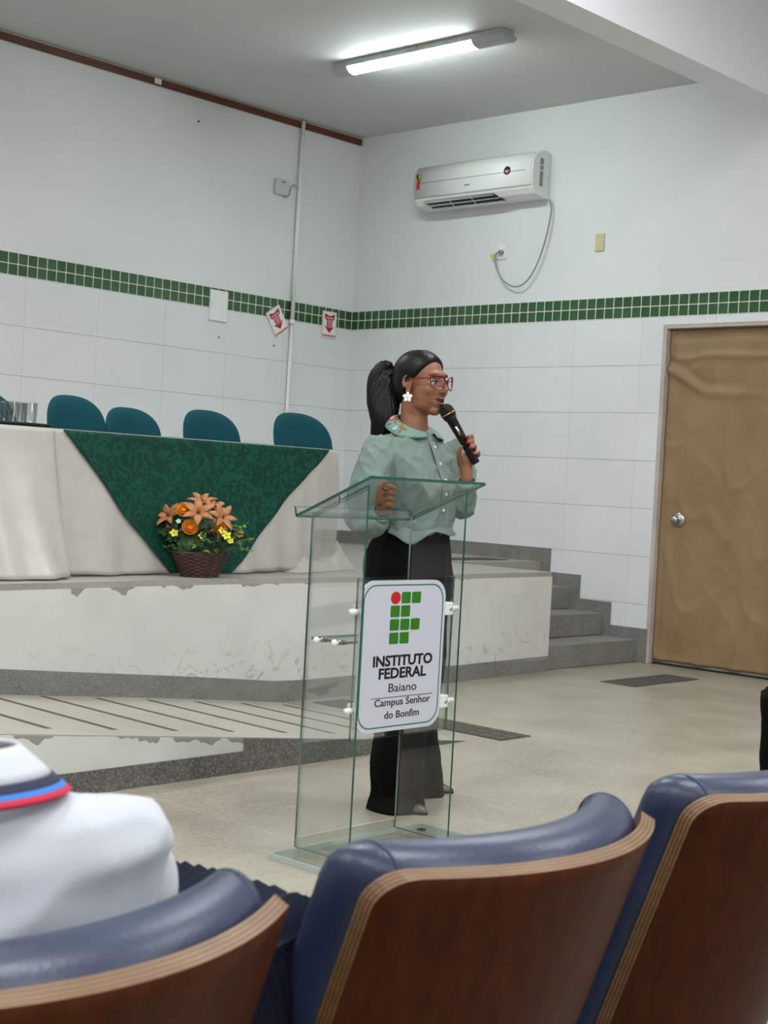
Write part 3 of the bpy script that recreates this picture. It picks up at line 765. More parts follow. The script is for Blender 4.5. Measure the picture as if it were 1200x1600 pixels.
V, Fc = drape('cloth', -4.72, -2.90, '', False); o = mk('cloth', V, Fc, MT['satin'], tcw, smooth=True); solid(o, .002)
# crumpled puddle of hem at the right end
def puddle(u, v):
    x = -3.20+.66*u; yc = -2.73+.20*u; y = yc-.12+.26*v
    env = max(0, 1-(2*v-1)**4)*max(0, 1-abs(2*u-1)**5)
    h = .06+.13*ridge_(u-.80, .15)+.04*ridge_(u-.28, .12)
    n1 = 1-abs(noise.noise(Vector((x*7, y*6, 2)))); n2 = 1-abs(noise.noise(Vector((x*15+y*9, y*11, 7))))
    return (x+.02*noise.noise(Vector((y*9, x*5, 0))), y, HS+.002+env*h*(.35+.5*n1**3+.35*n2**4))
def ridge_(d, w_): return math.exp(-(d/w_)**2)
mk('hem_fold', *g_grid(puddle, 70, 40), MT['satin'], tcw, smooth=True)
tc2 = thing('tablecloth', (-5.3, -2.6, HS), 'white satin tablecloth under the water glasses at the left table end', 'tablecloth', 'white tablecloths on the stage table')
def cl2(x, t):
    p = cloth_pt(x, t); p[1] -= .007+.004*t; return p
nx = 58; V, Fc = [], []
for i in range(nx+1):
    x = -5.9+(-4.715+5.9)*i/nx
    V.append((x, -2.30, TZ-.10)); V.append((x, -2.30, TZ+.005)); V.append((x, -2.76, TZ+.007))
    for k in range(30): V.append(tuple(cl2(x+.0*k, k/29)))
for i in range(nx):
    for j in range(32): Fc.append([i*33+j, (i+1)*33+j, (i+1)*33+j+1, i*33+j+1])
o = mk('cloth', V, Fc, MT['satin'], tc2, smooth=True); solid(o, .002)
# green damask overlay: covers the top and falls to a point on the stage
gc = thing('green_table_runner', (-3.9, -2.7, HS), 'dark green damask cloth hanging as a triangle in front of the table', 'tablecloth')
xl0, xl1, xr0, xr1 = ony(98, 672, -2.8)[0], ony(258, 897, -2.86)[0], ony(516, 704, -2.8)[0], ony(360, 896, -2.86)[0]
def green(u, v):
    if v < .1:
        t = 0; yb = -2.31+(-2.765+2.31)*(v/.1); x = xl0+.02+(xr0-.02-xl0-.02)*u
        return (x, yb, TZ+.010)
    t = (v-.1)/.9
    a = xl0+(xl1-xl0)*t+.012*math.sin(t*9)*t; b_ = xr0+(xr1-xr0)*t
    x = a+(b_-a)*u; p = cloth_pt(x, t, .85)
    return (p[0], p[1]-.012-.006*t, p[2]+.006*(1-t)+.001)
o = mk('cloth', *g_grid(green, 80, 44), MT['damask'], gc, smooth=True); solid(o, .0025)

# teal chairs behind the table
def teal_chair(cx, cy, top, w2, rot, label):
    t = thing('conference_chair', (cx, cy, HS), label, 'chair', 'teal chairs behind the stage table')
    R = Matrix.Rotation(rot, 3, 'Z')
    def L(V): return np.array([np.array(R @ Vector(v)) for v in np.asarray(V)])+np.array([cx, cy, 0])
    # chair faces the audience (-y): the back shell is at +y side
    h0 = HS+.50
    def bk(u, v, front):
        a = (u-.5)*2; vv = (v-.5)*2
        # superellipse outline, rounder on top
        ex = 2.6
        k = (abs(a)**ex+abs(vv)**ex)**(1/ex) if (a or vv) else 1
        m_ = max(abs(a), abs(vv)); s = (m_/k if k > 0 else 1)
        X = a*s*w2; Z = (h0+top)/2+vv*s*(top-h0)/2
        r2 = min(1, (a*s)**2*1+(vv*s)**2)
        th = .028*(1-max(abs(a), abs(vv))**4)**.5+.002
        Y = .20+.10*((Z-h0)/.45)-.05*(a*s)**2
        return (X, Y+(-th if front else th), Z)
    V1, F1 = g_grid(lambda u, v: bk(u, v, True), 20, 20); V2, F2 = g_grid(lambda u, v: bk(u, v, False), 20, 20)
    V, Fc = join((V1, F1), (V2, F2)); n1 = len(V1)
    rim = [i for i in range(21)]+[20+21*j for j in range(1, 21)]+[420+i for i in range(19, -1, -1)]+[21*j for j in range(19, 0, -1)]
    for a, b_ in zip(rim, rim[1:]+rim[:1]): Fc.append([a, b_, b_+n1, a+n1])
    mk('backrest', L(V), Fc, MT['teal'], t, smooth=True)
    V, Fc, N = remesh([g_box((-.14, .0, HS+.37), (.14, .20, HS+.43))], .012, 8); mk('seat', L(V), Fc, MT['teal'], t, smooth=True)
    for nm, P_, r_ in (('column', [(0, .05, HS+.06), (0, .05, HS+.41)], .025), ('back_support', [(0, .12, HS+.41), (0, .26, HS+.44), (0, .27, HS+.66)], .02)):
        V, Fc = g_tube(P_, r_, 10); mk(nm, L(V), Fc, MT['black_metal'], t, smooth=True)
    for k in range(5):
        a = k*1.2566+.3; V, Fc = g_tube([(0, .05, HS+.07), (.17*math.cos(a), .05+.17*math.sin(a), HS+.035), (.18*math.cos(a), .05+.18*math.sin(a), HS+.001)], [.018, .014, .014], 8); mk('leg', L(V), Fc, MT['black_metal'], t)
def chair_px(xl, xt, xr, yt, y, label, wadd=0):
    a = ony(xl, yt+45, y); c_ = ony(xr, yt+45, y); top = ony(xt, yt, y)[2]
    teal_chair((a[0]+c_[0])/2, y-.28, top, (c_[0]-a[0])/2*1.06+wadd, 0, label)
chair_px(-78, -35, 8, 609, -2.2, 'teal chair cut off at the left edge behind the water glasses')
chair_px(61, 103, 148, 617, -2.2, 'teal chair back directly right of the water glasses')
chair_px(151, 190, 233, 636, -2.2, 'teal chair back sitting lowest, beside the chair near the glasses')
chair_px(273, 313, 357, 640, -2.2, 'teal chair back alone above the middle of the green cloth')
chair_px(415, 459, 501, 645, -2.2, 'teal chair back in front of the conduit pipe at the table right end')

# tray and tumblers
ty = -2.52; tcn = ony(8, 663, ty)
trx = tcn[0]; tz0 = TZ+.0085
tray = thing('serving_tray', (trx, ty, tz0), 'black serving tray at the left end of the white table', 'tray')
mk('tray_plate', *g_lathe([(.001, 0), (.19, 0), (.215, .016), (.211, .018), (.187, .005), (.001, .005)], 40, (trx, ty, tz0)), MT['tray'], tray, smooth=True)
def tumbler(x, y, label):
    z = tz0+.0055
    t = thing('water_glass', (x, y, z), label, 'glass', 'water glasses on the tray')
    mk('glass_body', *g_lathe([(.001, 0), (.031, 0), (.034, .004), (.039, .108), (.0365, .108), (.031, .014), (.001, .012)], 24, (x, y, z)), MT['tumbler'], t, smooth=True)
    for a in range(10):
        th = a*math.pi/5; mk('facet_rib', *g_tube([(x+.0335*math.cos(th), y+.0335*math.sin(th), z+.012), (x+.0365*math.cos(th), y+.0365*math.sin(th), z+.07)], .0028, 6), MT['tumbler'], t)
gx1 = ony(18, 650, ty-.07)[0]; gx2 = ony(45, 650, ty-.07)[0]
tumbler(gx1, ty-.07, 'front left clear water glass of the four on the tray')
tumbler(gx2, ty-.07, 'front right clear water glass of the four on the tray')
tumbler(gx1+.03, ty+.05, 'clear water glass behind the front left one on the tray')
tumbler(gx2+.025, ty+.05, 'clear water glass behind the front right one on the tray')

# ================================================================== FLOWER BASKET
FB = onz(311, 902, HS)+np.array([0.03, .035, 0])
fb = thing('flower_basket', FB, 'brown wicker basket of orange and yellow flowers before the green cloth', 'flower basket')
def FP(px, py, dd=0.0):
    d0 = float((FB-CAM) @ _f); return atd(px, py, d0+dd)
def bas_r(v): return .095+.055*v
nr = 13
bk = mk('basket', *g_lathe([(.001, .002), (.09, .002), (.145, .118), (.138, .118), (.085, .012), (.001, .012)], 32, FB, np.array([[1.0, 0, 0], [0, .72, 0], [0, 0, 1]])), MT['wicker'], fb, smooth=True)
for k in range(nr):
    v = k/(nr-1); P = []
    for j in range(48):
        th = 2*math.pi*j/48; rr = bas_r(v)+.0045*math.sin(th*12+(k % 2)*math.pi)
        P.append(FB+np.array([rr*math.cos(th), .72*rr*math.sin(th), .006+.112*v]))
    mk('wicker_strand', *g_tube(P, .0058, 6, side=(0, 0, 1), closed=True), MT['wicker'], bk, smooth=True)
petal_cache = {}
def petal_geo(L, Wd, curl, droop):
    def fn(u, v):
        a = (u-.5)*2; wdt = Wd*math.sin(math.pi*min(1, v*.92+.08))**.8*(1-.25*v)
        n_ = 12; xx = zz = 0.0
        for i in range(n_):
            an = droop+.25-curl*1.45*(v*(i+.5)/n_); xx += L*v/n_*math.cos(an); zz += L*v/n_*math.sin(an)
        return (xx, a*wdt, zz-.18*wdt*a*a)
    return g_grid(fn, 4, 7)
def frame(n):
    n = np.array(n, float); n /= np.linalg.norm(n); a = np.cross(n, [0, 0, 1.0]); a = a/np.linalg.norm(a) if np.linalg.norm(a) > 1e-3 else np.array([1.0, 0, 0]); return a, np.cross(n, a), n
tocam = (CAM-FB); tocam /= np.linalg.norm(tocam)
def lily(px, py, dd, size, nrm, spin=0):
    c = FP(px, py, dd); a, b_, n = frame(nrm)
    V0, F0 = petal_geo(size*1.5, size*.33, .95, .7)
    core = mk('lily', *g_lathe([(.001, -.02), (.006, -.018), (.010, 0), (.006, .012), (.001, .016)], 10, c, np.array([a, b_, n])), MT['stamen'], fb, smooth=True)
    for k in range(6):
        th = spin+k*math.pi/3; d1 = a*math.cos(th)+b_*math.sin(th); d2 = -a*math.sin(th)+b_*math.cos(th); s = 1 if k % 2 else .92
        W_ = c+s*(V0[:, :1]*d1+V0[:, 1:2]*d2+V0[:, 2:3]*n)-n*.006
        solid(mk('petal', W_, F0, MT['lily'], core, smooth=True), .0012)
    for k in range(5):
        th = k*1.26; e = c+n*size*.55+(a*math.cos(th)+b_*math.sin(th))*size*.16
        mk('filament', *g_tube([c, e], .0012, 5), MT['stamen'], core)
def rose(px, py, dd, size, nrm):
    c = FP(px, py, dd); a, b_, n = frame(nrm)
    V, Fc = [], []
    size *= 1.18
    core = mk('rose', *g_ell(c, (size*.45, size*.45, size*.5), (a, b_, n), 14, 8), MT['rose'], fb, smooth=True)
    for ring, (cnt, rr, tilt) in enumerate(((4, .35, .35), (5, .62, .7), (6, .9, 1.05))):
        for k in range(cnt):
            th = k*2*math.pi/cnt+ring*.5
            def fn(u, v, th=th, rr=rr, tilt=tilt):
                q = th+(u-.5)*2.0; r = size*(.25+(rr-.25)*math.sin(v*math.pi*.5)); h = size*(-.25+v*.95*math.cos(tilt*.8))-size*.12*(abs(u-.5)*2)**2*v
                return c+(a*math.cos(q)+b_*math.sin(q))*r+n*h
            solid(mk('petal', *g_grid(fn, 6, 5), MT['rose'], core, smooth=True), .0014)
def blossom(px, py, dd, size, m):
    c = FP(px, py, dd); a, b_, n = frame(tocam+np.array([0, 0, .5]))
    core = mk('blossom', *g_ell(c, (size*.25,)*3, None, 8, 6), MT['leaf2'], fb, smooth=True)
    V0, F0 = petal_geo(size, size*.42, .4, .5)
    for k in range(5):
        th = k*1.257; d1 = a*math.cos(th)+b_*math.sin(th); d2 = -a*math.sin(th)+b_*math.cos(th)
        solid(mk('petal', c+V0[:, :1]*d1+V0[:, 1:2]*d2+V0[:, 2:3]*n, F0, m, core, smooth=True), .001)
up = np.array([0, 0, 1.0])
# dense mass of greenery under the blooms
V, Fc, N = remesh([g_ell(FB+np.array([0, 0, .15]), (.13, .085, .085)), g_ell(FB+np.array([0, 0, .22]), (.10, .07, .08))], .012, 2)
mk('moss_filler', fold(V, N, .02, 25), Fc, MT['leaf'], fb, smooth=True)
lily(264, 806, -.06, .062, tocam*.8+up*.7-RH*.5, .2); lily(310, 802, -.11, .068, tocam*.9+up*.7, .5)
lily(315, 784, -.02, .06, tocam*.5+up*1.0, .1); lily(347, 809, -.08, .062, tocam*.8+up*.6+RH*.5, .8); lily(335, 793, -.03, .055, tocam*.5+up*.9+RH*.5, .3)
lily(258, 820, -.03, .05, tocam*.7-RH*.9+up*.1, .9); lily(342, 822, -.08, .05, tocam*.8+RH*.6-up*.1, .4)
rose(287, 798, -.1, .034, tocam+up*.5); rose(297, 825, -.13, .036, tocam+up*.35)
rose(345, 826, -.10, .028, tocam+up*.2+RH*.3)
for px, py, sz in ((272, 834, .026), (354, 838, .028), (347, 830, .022), (316, 838, .024), (360, 846, .02)): blossom(px, py, -.12, sz, MT['yellow_fl'])
blossom(375, 836, -.05, .024, MT['lily']); blossom(279, 815, -.12, .016, MT['white_bud'])
def leaf_mesh(L, Wd):
    return g_grid(lambda u, v: (L*v, (u-.5)*2*Wd*math.sin(math.pi*min(1, v*.9+.1))**.7, .012*math.sin(v*3)-.2*abs(u-.5)*Wd), 4, 6)
rl_ = random.Random(3)
lm = []
for L, Wd, m in ((.055, .014, 'leaf'), (.04, .013, 'leaf2'), (.035, .016, 'leaf')):
    V, Fc = leaf_mesh(L, Wd); lm.append(mk('leaf', V, Fc, MT[m], mesh_only=True))
d0 = float((FB-CAM) @ _f)
for k in range(150):
    a = rl_.uniform(0, 1)
    if a < .7: px = rl_.uniform(258, 366); py = rl_.uniform(826, 864); dd = -.10-.04*rl_.random()+abs(px-312)*.0012
    elif a < .87: px = rl_.uniform(352, 384); py = rl_.uniform(822, 864); dd = rl_.uniform(-.07, 0)
    else: px = rl_.uniform(252, 270); py = rl_.uniform(815, 858); dd = rl_.uniform(-.06, 0)
    o = link('leaf', lm[rl_.choice((0, 0, 1, 2, 2))], fb); o.location = Vector((FP(px, py, dd)-FB).tolist())
    o.rotation_euler = (rl_.uniform(-.7, .7), rl_.uniform(-1.2, .6), rl_.uniform(0, 6.28)); s = rl_.uniform(.8, 1.25); o.scale = (s, s, s)
for (x0, y0, x1, y1) in ((360, 850, 396, 843), (355, 845, 386, 818), (360, 856, 394, 862)):
    P = [FP(x0, y0, -.04), FP((x0+x1)/2, (y0+y1)/2-3, -.06), FP(x1, y1, -.07)]
    sp_ = mk('sprig', *g_tube(spline(P, 4), .0016, 5), MT['leaf2'], fb)
    for s in (.45, .6, .75, .88, 1):
        o = link('leaf', lm[1], sp_); o.location = Vector((P[0]+(P[2]-P[0])*s-FB).tolist()); o.rotation_euler = (rl_.uniform(-1, 1), rl_.uniform(-1.2, .3), rl_.uniform(0, 6.28)); o.scale = (.55,)*3

# ================================================================== GLASS LECTERN
LX0, LX1, LYF, LYB = -5.487, -5.043, -5.511, -5.285
lc = thing('glass_lectern', (-5.265, -5.41, 0), 'clear glass lectern with a white institute sign in front of the speaker', 'lectern')
def pane(name, P, d, parent=None, em='glass_edge'):
    V, Fc = g_prism(P, d); return mk(name, V, Fc, None, parent or lc, mats=[MT['glass'], MT[em]], fm=[0, 0]+[1]*(len(Fc)-2))
def topz(y): return 1.139+(1.012-1.139)*(y+5.55)/(-5.25+5.55)
for x in (LX0, LX1):
    P = [(x-.004, LYF, .016), (x-.004, LYB, .016), (x-.004, LYB, topz(LYB)-.006), (x-.004, LYF, topz(LYF)-.006)]
    pane('side_panel', P, (.008, 0, 0))
pane('base_plate', [(-5.60, -5.665, .004), (-4.93, -5.665, .004), (-4.93, -5.30, .004), (-5.60, -5.30, .004)], (0, 0, .012), em='acrylic_edge')
mk('base_rail', *g_box((-5.606, -5.667, .0), (-5.602, -5.298, .018)), MT['acrylic_edge'], lc)
for (x, y) in ((-5.58, -5.64), (-4.95, -5.64), (-5.58, -5.32), (-4.95, -5.32)):
    mk('foot', *g_tube([(x, y, 0), (x, y, .005)], .015, 12), MT['black'], lc)
pane('back_foot_strip', [(LX0, LYB-.004, .016), (LX1, LYB-.004, .016), (LX1, LYB-.004, .045), (LX0, LYB-.004, .045)], (0, .008, 0), em='acrylic_edge')
T0, T1 = (-5.52, -5.0)
pane('reading_top', [(T0, -5.55, 1.135), (T1, -5.55, 1.135), (T1, -5.25, 1.008), (T0, -5.25, 1.008)], (0, .003, .0085))
pane('book_stop', [(T0, -5.252, 1.010), (T1, -5.252, 1.010), (T1, -5.246, 1.040), (T0, -5.246, 1.040)], (0, .008, .002))
YP = -5.486
pane('front_panel', [(LX0+.006, YP, .365), (LX1-.006, YP, .365), (LX1-.006, YP, .845), (LX0+.006, YP, .845)], (0, .008, 0))
pane('shelf', [(LX0+.006, -5.44, .645), (LX1-.006, -5.44, .645), (LX1-.006, -5.30, .645), (LX0+.006, -5.30, .645)], (0, 0, .008))
for x, sg in ((LX0, -1), (LX1, 1)):
    for y in (-5.345, -5.42):
        sd = mk('shelf_stud', *g_tube([(x+sg*.018, y, .648), (x-sg*.03, y, .648)], .0075, 12), MT['chrome'], lc, smooth=True)
        mk('stud_cap', *g_ell((x+sg*.016, y, .648), (.008, .011, .011), None, 12, 8), MT['white_plastic'], sd, smooth=True)
for z in (.745, .455):
    for x, sg in ((LX0, 1), (LX1, -1)):
        cl = box('glass_clamp', (min(x+sg*.008, x+sg*.05), YP-.003, z-.02), (max(x+sg*.008, x+sg*.05), YP+.025, z+.02), MT['white_plastic'], lc, bevel=.003)
        mk('clamp_screw', *g_tube([(x-sg*.018, YP+.004, z), (x+sg*.01, YP+.004, z)], .0095, 12), MT['white_plastic'], cl, smooth=True)
        if sg < 0: mk('clamp_screw', *g_tube([(x-.022, YP-.006, z), (x-.022, YP-.002, z)], .006, 10), MT['steel'], cl, smooth=True)
# sign plate
sg0, sg1 = ony(567, 907, YP-.012), ony(699, 907, YP-.012)
SX0, SX1 = sg0[0], sg1[0]
SZ1 = ony(630, 907, YP-.012)[2]; SZ0 = ony(620, 1141, YP-.012)[2]
SCX, SCZ = (SX0+SX1)/2, (SZ0+SZ1)/2; SW, SH = (SX1-SX0)/2, (SZ1-SZ0)/2
def rrect(w_, h_, r_, n=8):
    out = []
    for cx, cz, a0 in ((w_-r_, h_-r_, 0), (-w_+r_, h_-r_, 90), (-w_+r_, -h_+r_, 180), (w_-r_, -h_+r_, 270)):
        for k in range(n+1):
            a = math.radians(a0+90*k/n); out.append((cx+r_*math.cos(a), cz+r_*math.sin(a)))
    return out
YS = YP-.004
sp = mk('sign_plate', *g_prism([(SCX+a, YS, SCZ+b_) for a, b_ in rrect(SW, SH, .055)], (0, -.005, 0)), MT['sign_white'], lc)
YF = YS-.0052
ring_o = rrect(SW-.011, SH-.012, .05); ring_i = rrect(SW-.0145, SH-.0155, .0475)
V = [(SCX+a, YF-.0006, SCZ+b_) for a, b_ in ring_o]+[(SCX+a, YF-.0006, SCZ+b_) for a, b_ in ring_i]; n = len(ring_o)
mk('border_line', V, [[i, (i+1) % n, n+(i+1) % n, n+i] for i in range(n)], MT['sign_line'], sp)
# logo and lettering positions are read off the sign in fractions of its size
def SP(fx_, fz): return np.array([SX0+(SX1-SX0)*fx_, YF, SZ1-(SZ1-SZ0)*fz])
cw = (SX1-SX0)
px_, pz_ = .122*cw, .0895*(SZ1-SZ0)   # logo pitch
lx0, lz0 = .305, .095
q_ = .43
cells = [(1, 0), (2, 0), (0, 1), (1, 1), (0, 2), (1, 2), (2, 2), (0, 3), (1, 3)]
for (i, j) in cells:
    c = SP(.395, .115)+np.array([px_*i, 0, -pz_*j])
    hx, hz = px_*q_, px_*q_
    mk('logo_square', *g_prism([(c[0]+a, YF, c[2]+b_) for a, b_ in rrect(px_*.43, pz_*.42, .004, 3)], (0, -.0008, 0)), MT['logo_green'], sp)
c = SP(.395, .115)
mk('logo_dot', *g_prism([(c[0]+px_*.46*math.cos(a), YF, c[2]+pz_*.46*math.sin(a)) for a in np.linspace(0, 2*math.pi, 28)[:-1]], (0, -.0008, 0)), MT['logo_red'], sp)
EX, EZ = (1, 0, 0), (0, 0, 1)
text('lettering', 'INSTITUTO', .044, MT['ink'], sp, SP(.52, .565), EX, EZ, .0012, width=.70*cw)
text('lettering', 'FEDERAL', .044, MT['ink'], sp, SP(.52, .648), EX, EZ, .0012, width=.56*cw)
text('lettering', 'Baiano', .037, MT['grey_ink'], sp, SP(.53, .74), EX, EZ, 0, width=.33*cw)
text('lettering', 'Campus Senhor', .031, MT['grey_ink'], sp, SP(.54, .83), EX, EZ, 0.0003, width=.66*cw)
text('lettering', 'do Bonfim', .031, MT['grey_ink'], sp, SP(.54, .915), EX, EZ, 0.0003, width=.41*cw)
a, b_ = SP(.17, .775), SP(.90, .775)
mk('divider_line', *g_box((a[0], YF-.0008, a[2]-.0008), (b_[0], YF, a[2]+.0008)), MT['grey_ink'], sp)

# ================================================================== AUDITORIUM CHAIRS
TH = math.radians(20)
def make_chair(cx, cy, label, group):
    """cx: centre; cy: plan y of the upper rear corner of the shell"""
    t = thing('auditorium_chair', (cx, cy+.2, 0), label, 'chair', group)
    HW, ZT, ZB = .2165, .779, .36
    LEN = (ZT-ZB)/math.cos(TH)
    def bend(u, v, d):
        """u across (m), v down the back from the top (m), d out to the front (m)"""
        yb = cy+(.080)*((u/HW)**2-1)
        return np.array([cx+u-d*.03*(u/HW), yb+v*math.sin(TH)+d*math.cos(TH), ZT-v*math.cos(TH)+d*math.sin(TH)])
    n = 36
    def top(u):
        e = HW-abs(u); R_ = .032 if u < 0 else .016
        return 0 if e >= R_ else R_-math.sqrt(max(0, R_*R_-(R_-e)**2))
    us = sorted(set([round(-HW+HW*2*(.5-.5*math.cos(math.pi*i/n)), 5) for i in range(n+1)]))
    m_ = 10; NL = 7; TK = .017
    V, Fc, fm = [], [], []
    def idx(i, j, l): return (i*(m_+1)+j)*(NL+1)+l
    for u in us:
        for j in range(m_+1):
            v = top(u)+(LEN-top(u))*(j/m_)**1.3
            for l in range(NL+1): V.append(bend(u, v, TK*l/NL))
    k = len(us)
    for i in range(k-1):
        for j in range(m_):
            Fc.append([idx(i, j, 0), idx(i+1, j, 0), idx(i+1, j+1, 0), idx(i, j+1, 0)]); fm.append(0)
            Fc.append([idx(i, j, NL), idx(i, j+1, NL), idx(i+1, j+1, NL), idx(i+1, j, NL)]); fm.append(0)
        for l in range(NL):
            Fc.append([idx(i, 0, l), idx(i, 0, l+1), idx(i+1, 0, l+1), idx(i+1, 0, l)]); fm.append(1+l % 2)
            Fc.append([idx(i, m_, l), idx(i+1, m_, l), idx(i+1, m_, l+1), idx(i, m_, l+1)]); fm.append(1+l % 2)
    for j in range(m_):
        for l in range(NL):
            for i in (0, k-1): Fc.append([idx(i, j, l), idx(i, j+1, l), idx(i, j+1, l+1), idx(i, j, l+1)]); fm.append(1+l % 2)
    sh = mk('back_shell', V, Fc, None, t, mats=[MT['walnut'], MT['ply_a'], MT['ply_b']], fm=fm)
    sh.data.polygons.foreach_set('use_smooth', [m0 == 0 for m0 in [p.material_index for p in sh.data.polygons]])
    # padded cushion: rounded slab bent round the shell
    hu, hv, hw = HW+.004, (LEN-.01)/2, .036
    def slab(nu=34, nv=22, nw=8):
        Vs, Fs = [], []
        def add(fn, a, b_):
            n0 = len(Vs)
            for j in range(b_+1):
                for i in range(a+1): Vs.append(fn(2*i/a-1, 2*j/b_-1))
            for j in range(b_):
                for i in range(a): Fs.append([n0+j*(a+1)+i, n0+j*(a+1)+i+1, n0+(j+1)*(a+1)+i+1, n0+(j+1)*(a+1)+i])
        add(lambda x, y: (x*hu, y*hv, hw), nu, nv); add(lambda x, y: (x*hu, y*hv, -hw), nu, nv)
        add(lambda x, y: (x*hu, hv, y*hw), nu, nw); add(lambda x, y: (x*hu, -hv, y*hw), nu, nw)
        add(lambda x, y: (hu, x*hv, y*hw), nv, nw); add(lambda x, y: (-hu, x*hv, y*hw), nv, nw)
        P = np.array(Vs); r_ = .0345; inn = np.array([hu-r_, hv-r_, hw-r_]); q = np.clip(P, -inn, inn); d = P-q; ln = np.linalg.norm(d, axis=1, keepdims=True); ln[ln == 0] = 1
        return q+d/ln*r_, Fs
    P, Fs = slab()
    cvc = LEN/2-.005
    W_ = np.array([bend(u, cvc-v, TK+.035+d*(1+.10*math.cos(u/hu*1.5))) for u, v, d in P])
    cu = mk('back_cushion', W_, Fs, MT['leather'], t, smooth=True)
    bm = bmesh.new(); bm.from_mesh(cu.data); bmesh.ops.remove_doubles(bm, verts=bm.verts, dist=.0008); bmesh.ops.recalc_face_normals(bm, faces=bm.faces); bm.to_mesh(cu.data); bm.free()
    for sgn in (-1, 1):
        u = sgn*(hu-.034); pts = []
        for a in np.linspace(-.2, math.pi+.2, 22):
            dd = -math.cos(a)*.036; vv = hv-.036+math.sin(a)*.0355
            pts.append(bend(u, cvc-vv, TK+.035+dd*(1+.10*math.cos(u/hu*1.5))))
        pts = [bend(u, cvc+hv-.1, TK+.0)]+pts+[bend(u, cvc+hv-.1, TK+.072)]
        mk('welt_seam', *g_tube(pts, .0017, 6), MT['welt'], cu, smooth=True)
    # seat, brackets and legs
    V, Fc, N = remesh([g_box((cx-.21, cy+.17, .375), (cx+.21, cy+.62, .45))], .014, 10); mk('seat', V, Fc, MT['leather'], t, smooth=True)
    box('seat_pan', (cx-.2, cy+.17, .355), (cx+.2, cy+.6, .376), MT['walnut'], t, bevel=.004)
    for s in (-1, 1):
        x = cx+s*.205
        box('leg', (x-.015, cy+.30, 0), (x+.015, cy+.38, .36), MT['black_metal'], t, bevel=.003)
        box('foot_plate', (x-.025, cy+.16, 0), (x+.025, cy+.52, .015), MT['black_metal'], t, bevel=.003)
        mk('back_bracket', *g_prism([(x-.006, cy+.13, .42), (x-.006, cy+.17, .42), (x-.006, cy+.32, .34), (x-.006, cy+.28, .32)], (.012, 0, 0)), MT['black_metal'], t)
    return t
CX2 = (-7.634-7.201)/2
GC = 'blue and walnut auditorium chairs'
make_chair(CX2-.540, -7.592, 'blue leather and walnut auditorium chair at bottom left, behind the white polo', GC)
make_chair(CX2, -7.592, 'empty blue leather auditorium chair with walnut back in the bottom centre', GC)
make_chair(CX2+.546, -7.582, 'blue leather auditorium chair with walnut back at the bottom right corner', GC)
make_chair(CX2+1.09, -7.582, 'dark sliver of the auditorium chair cut off by the right frame edge', GC)

# ================================================================== THE SPEAKER
D0 = 5.147
def W(px, py, dd=0.0): return atd(px, py, D0+dd)
LT = .643*RH+.766*FH; FT = .766*RH-.643*FH          # torso: left axis, front axis
FC = .77*RH-.638*FH; LF = .638*RH+.77*FH             # face: front axis, left axis
WB = (onz(620, 1268)+onz(680, 1240))/2
wo = thing('person', (WB[0], WB[1], 0), 'woman in pale green shirt and black trousers speaking into a microphone', 'person')
def torso_rings(rows_, n=28, k=2.3):
    V, Fc = [], []
    for c, a, f_, b_ in rows_:      # centre, half width, half depth front, half depth back
        for j in range(n):
            th = 2*math.pi*j/n; ct, st_ = math.cos(th), math.sin(th)
            e = 2/k
            x = abs(ct)**e*math.copysign(1, ct)*a; y = abs(st_)**e*math.copysign(1, st_)*(f_ if st_ > 0 else b_)
            V.append(np.asarray(c)+LT*x+FT*y)
    for i in range(len(rows_)-1):
        for j in range(n): Fc.append([i*n+j, i*n+(j+1) % n, (i+1)*n+(j+1) % n, (i+1)*n+j])
    Fc.append(list(range(n))[::-1]); Fc.append([(len(rows_)-1)*n+j for j in range(n)])
    return np.array(V), Fc
HC = W(659, 601)
def Hd(x, y, z): return HC+FC*x+LF*y+UP*z
HAX = np.array([FC, LF, UP])
def cap(a, b_, ra, rb, n=12, m=4):
    """rounded capsule chain"""
    return [g_tube([a, b_], [ra, rb], n), g_ell(a, (ra,)*3, None, 12, 8), g_ell(b_, (rb,)*3, None, 12, 8)]
def chain(P, R_, n=10):
    out = []
    for i in range(len(P)-1): out.append(g_tube([P[i], P[i+1]], [R_[i], R_[i+1]], n))
    for p, r in zip(P, R_): out.append(g_ell(p, (r,)*3, None, 10, 6))
    return out
neckb = W(646, 676, .01)
body = []
# head
body += [g_ell(Hd(-.014, 0, .030), (.091, .071, .080), HAX, 32, 20), g_ell(Hd(.028, 0, -.018), (.066, .060, .088), HAX, 28, 18),
         g_ell(Hd(.022, 0, -.060), (.060, .053, .044), HAX, 24, 14), g_ell(Hd(.062, 0, -.090), (.022, .026, .018), HAX),
         g_ell(Hd(.073, 0, -.052), (.022, .030, .032), HAX), g_ell(Hd(.058, .034, -.022), (.026, .024, .026), HAX), g_ell(Hd(.058, -.034, -.022), (.026, .024, .026), HAX),
         g_ell(Hd(.070, 0, .032), (.020, .046, .016), HAX)]
body += chain([Hd(.086, 0, .020), Hd(.098, 0, .0), Hd(.107, 0, -.018), Hd(.104, 0, -.027)], [.008, .0085, .0105, .009])
for s in (-1, 1): body.append(g_ell(Hd(.095, s*.011, -.025), (.012, .008, .0075), HAX, 12, 8))
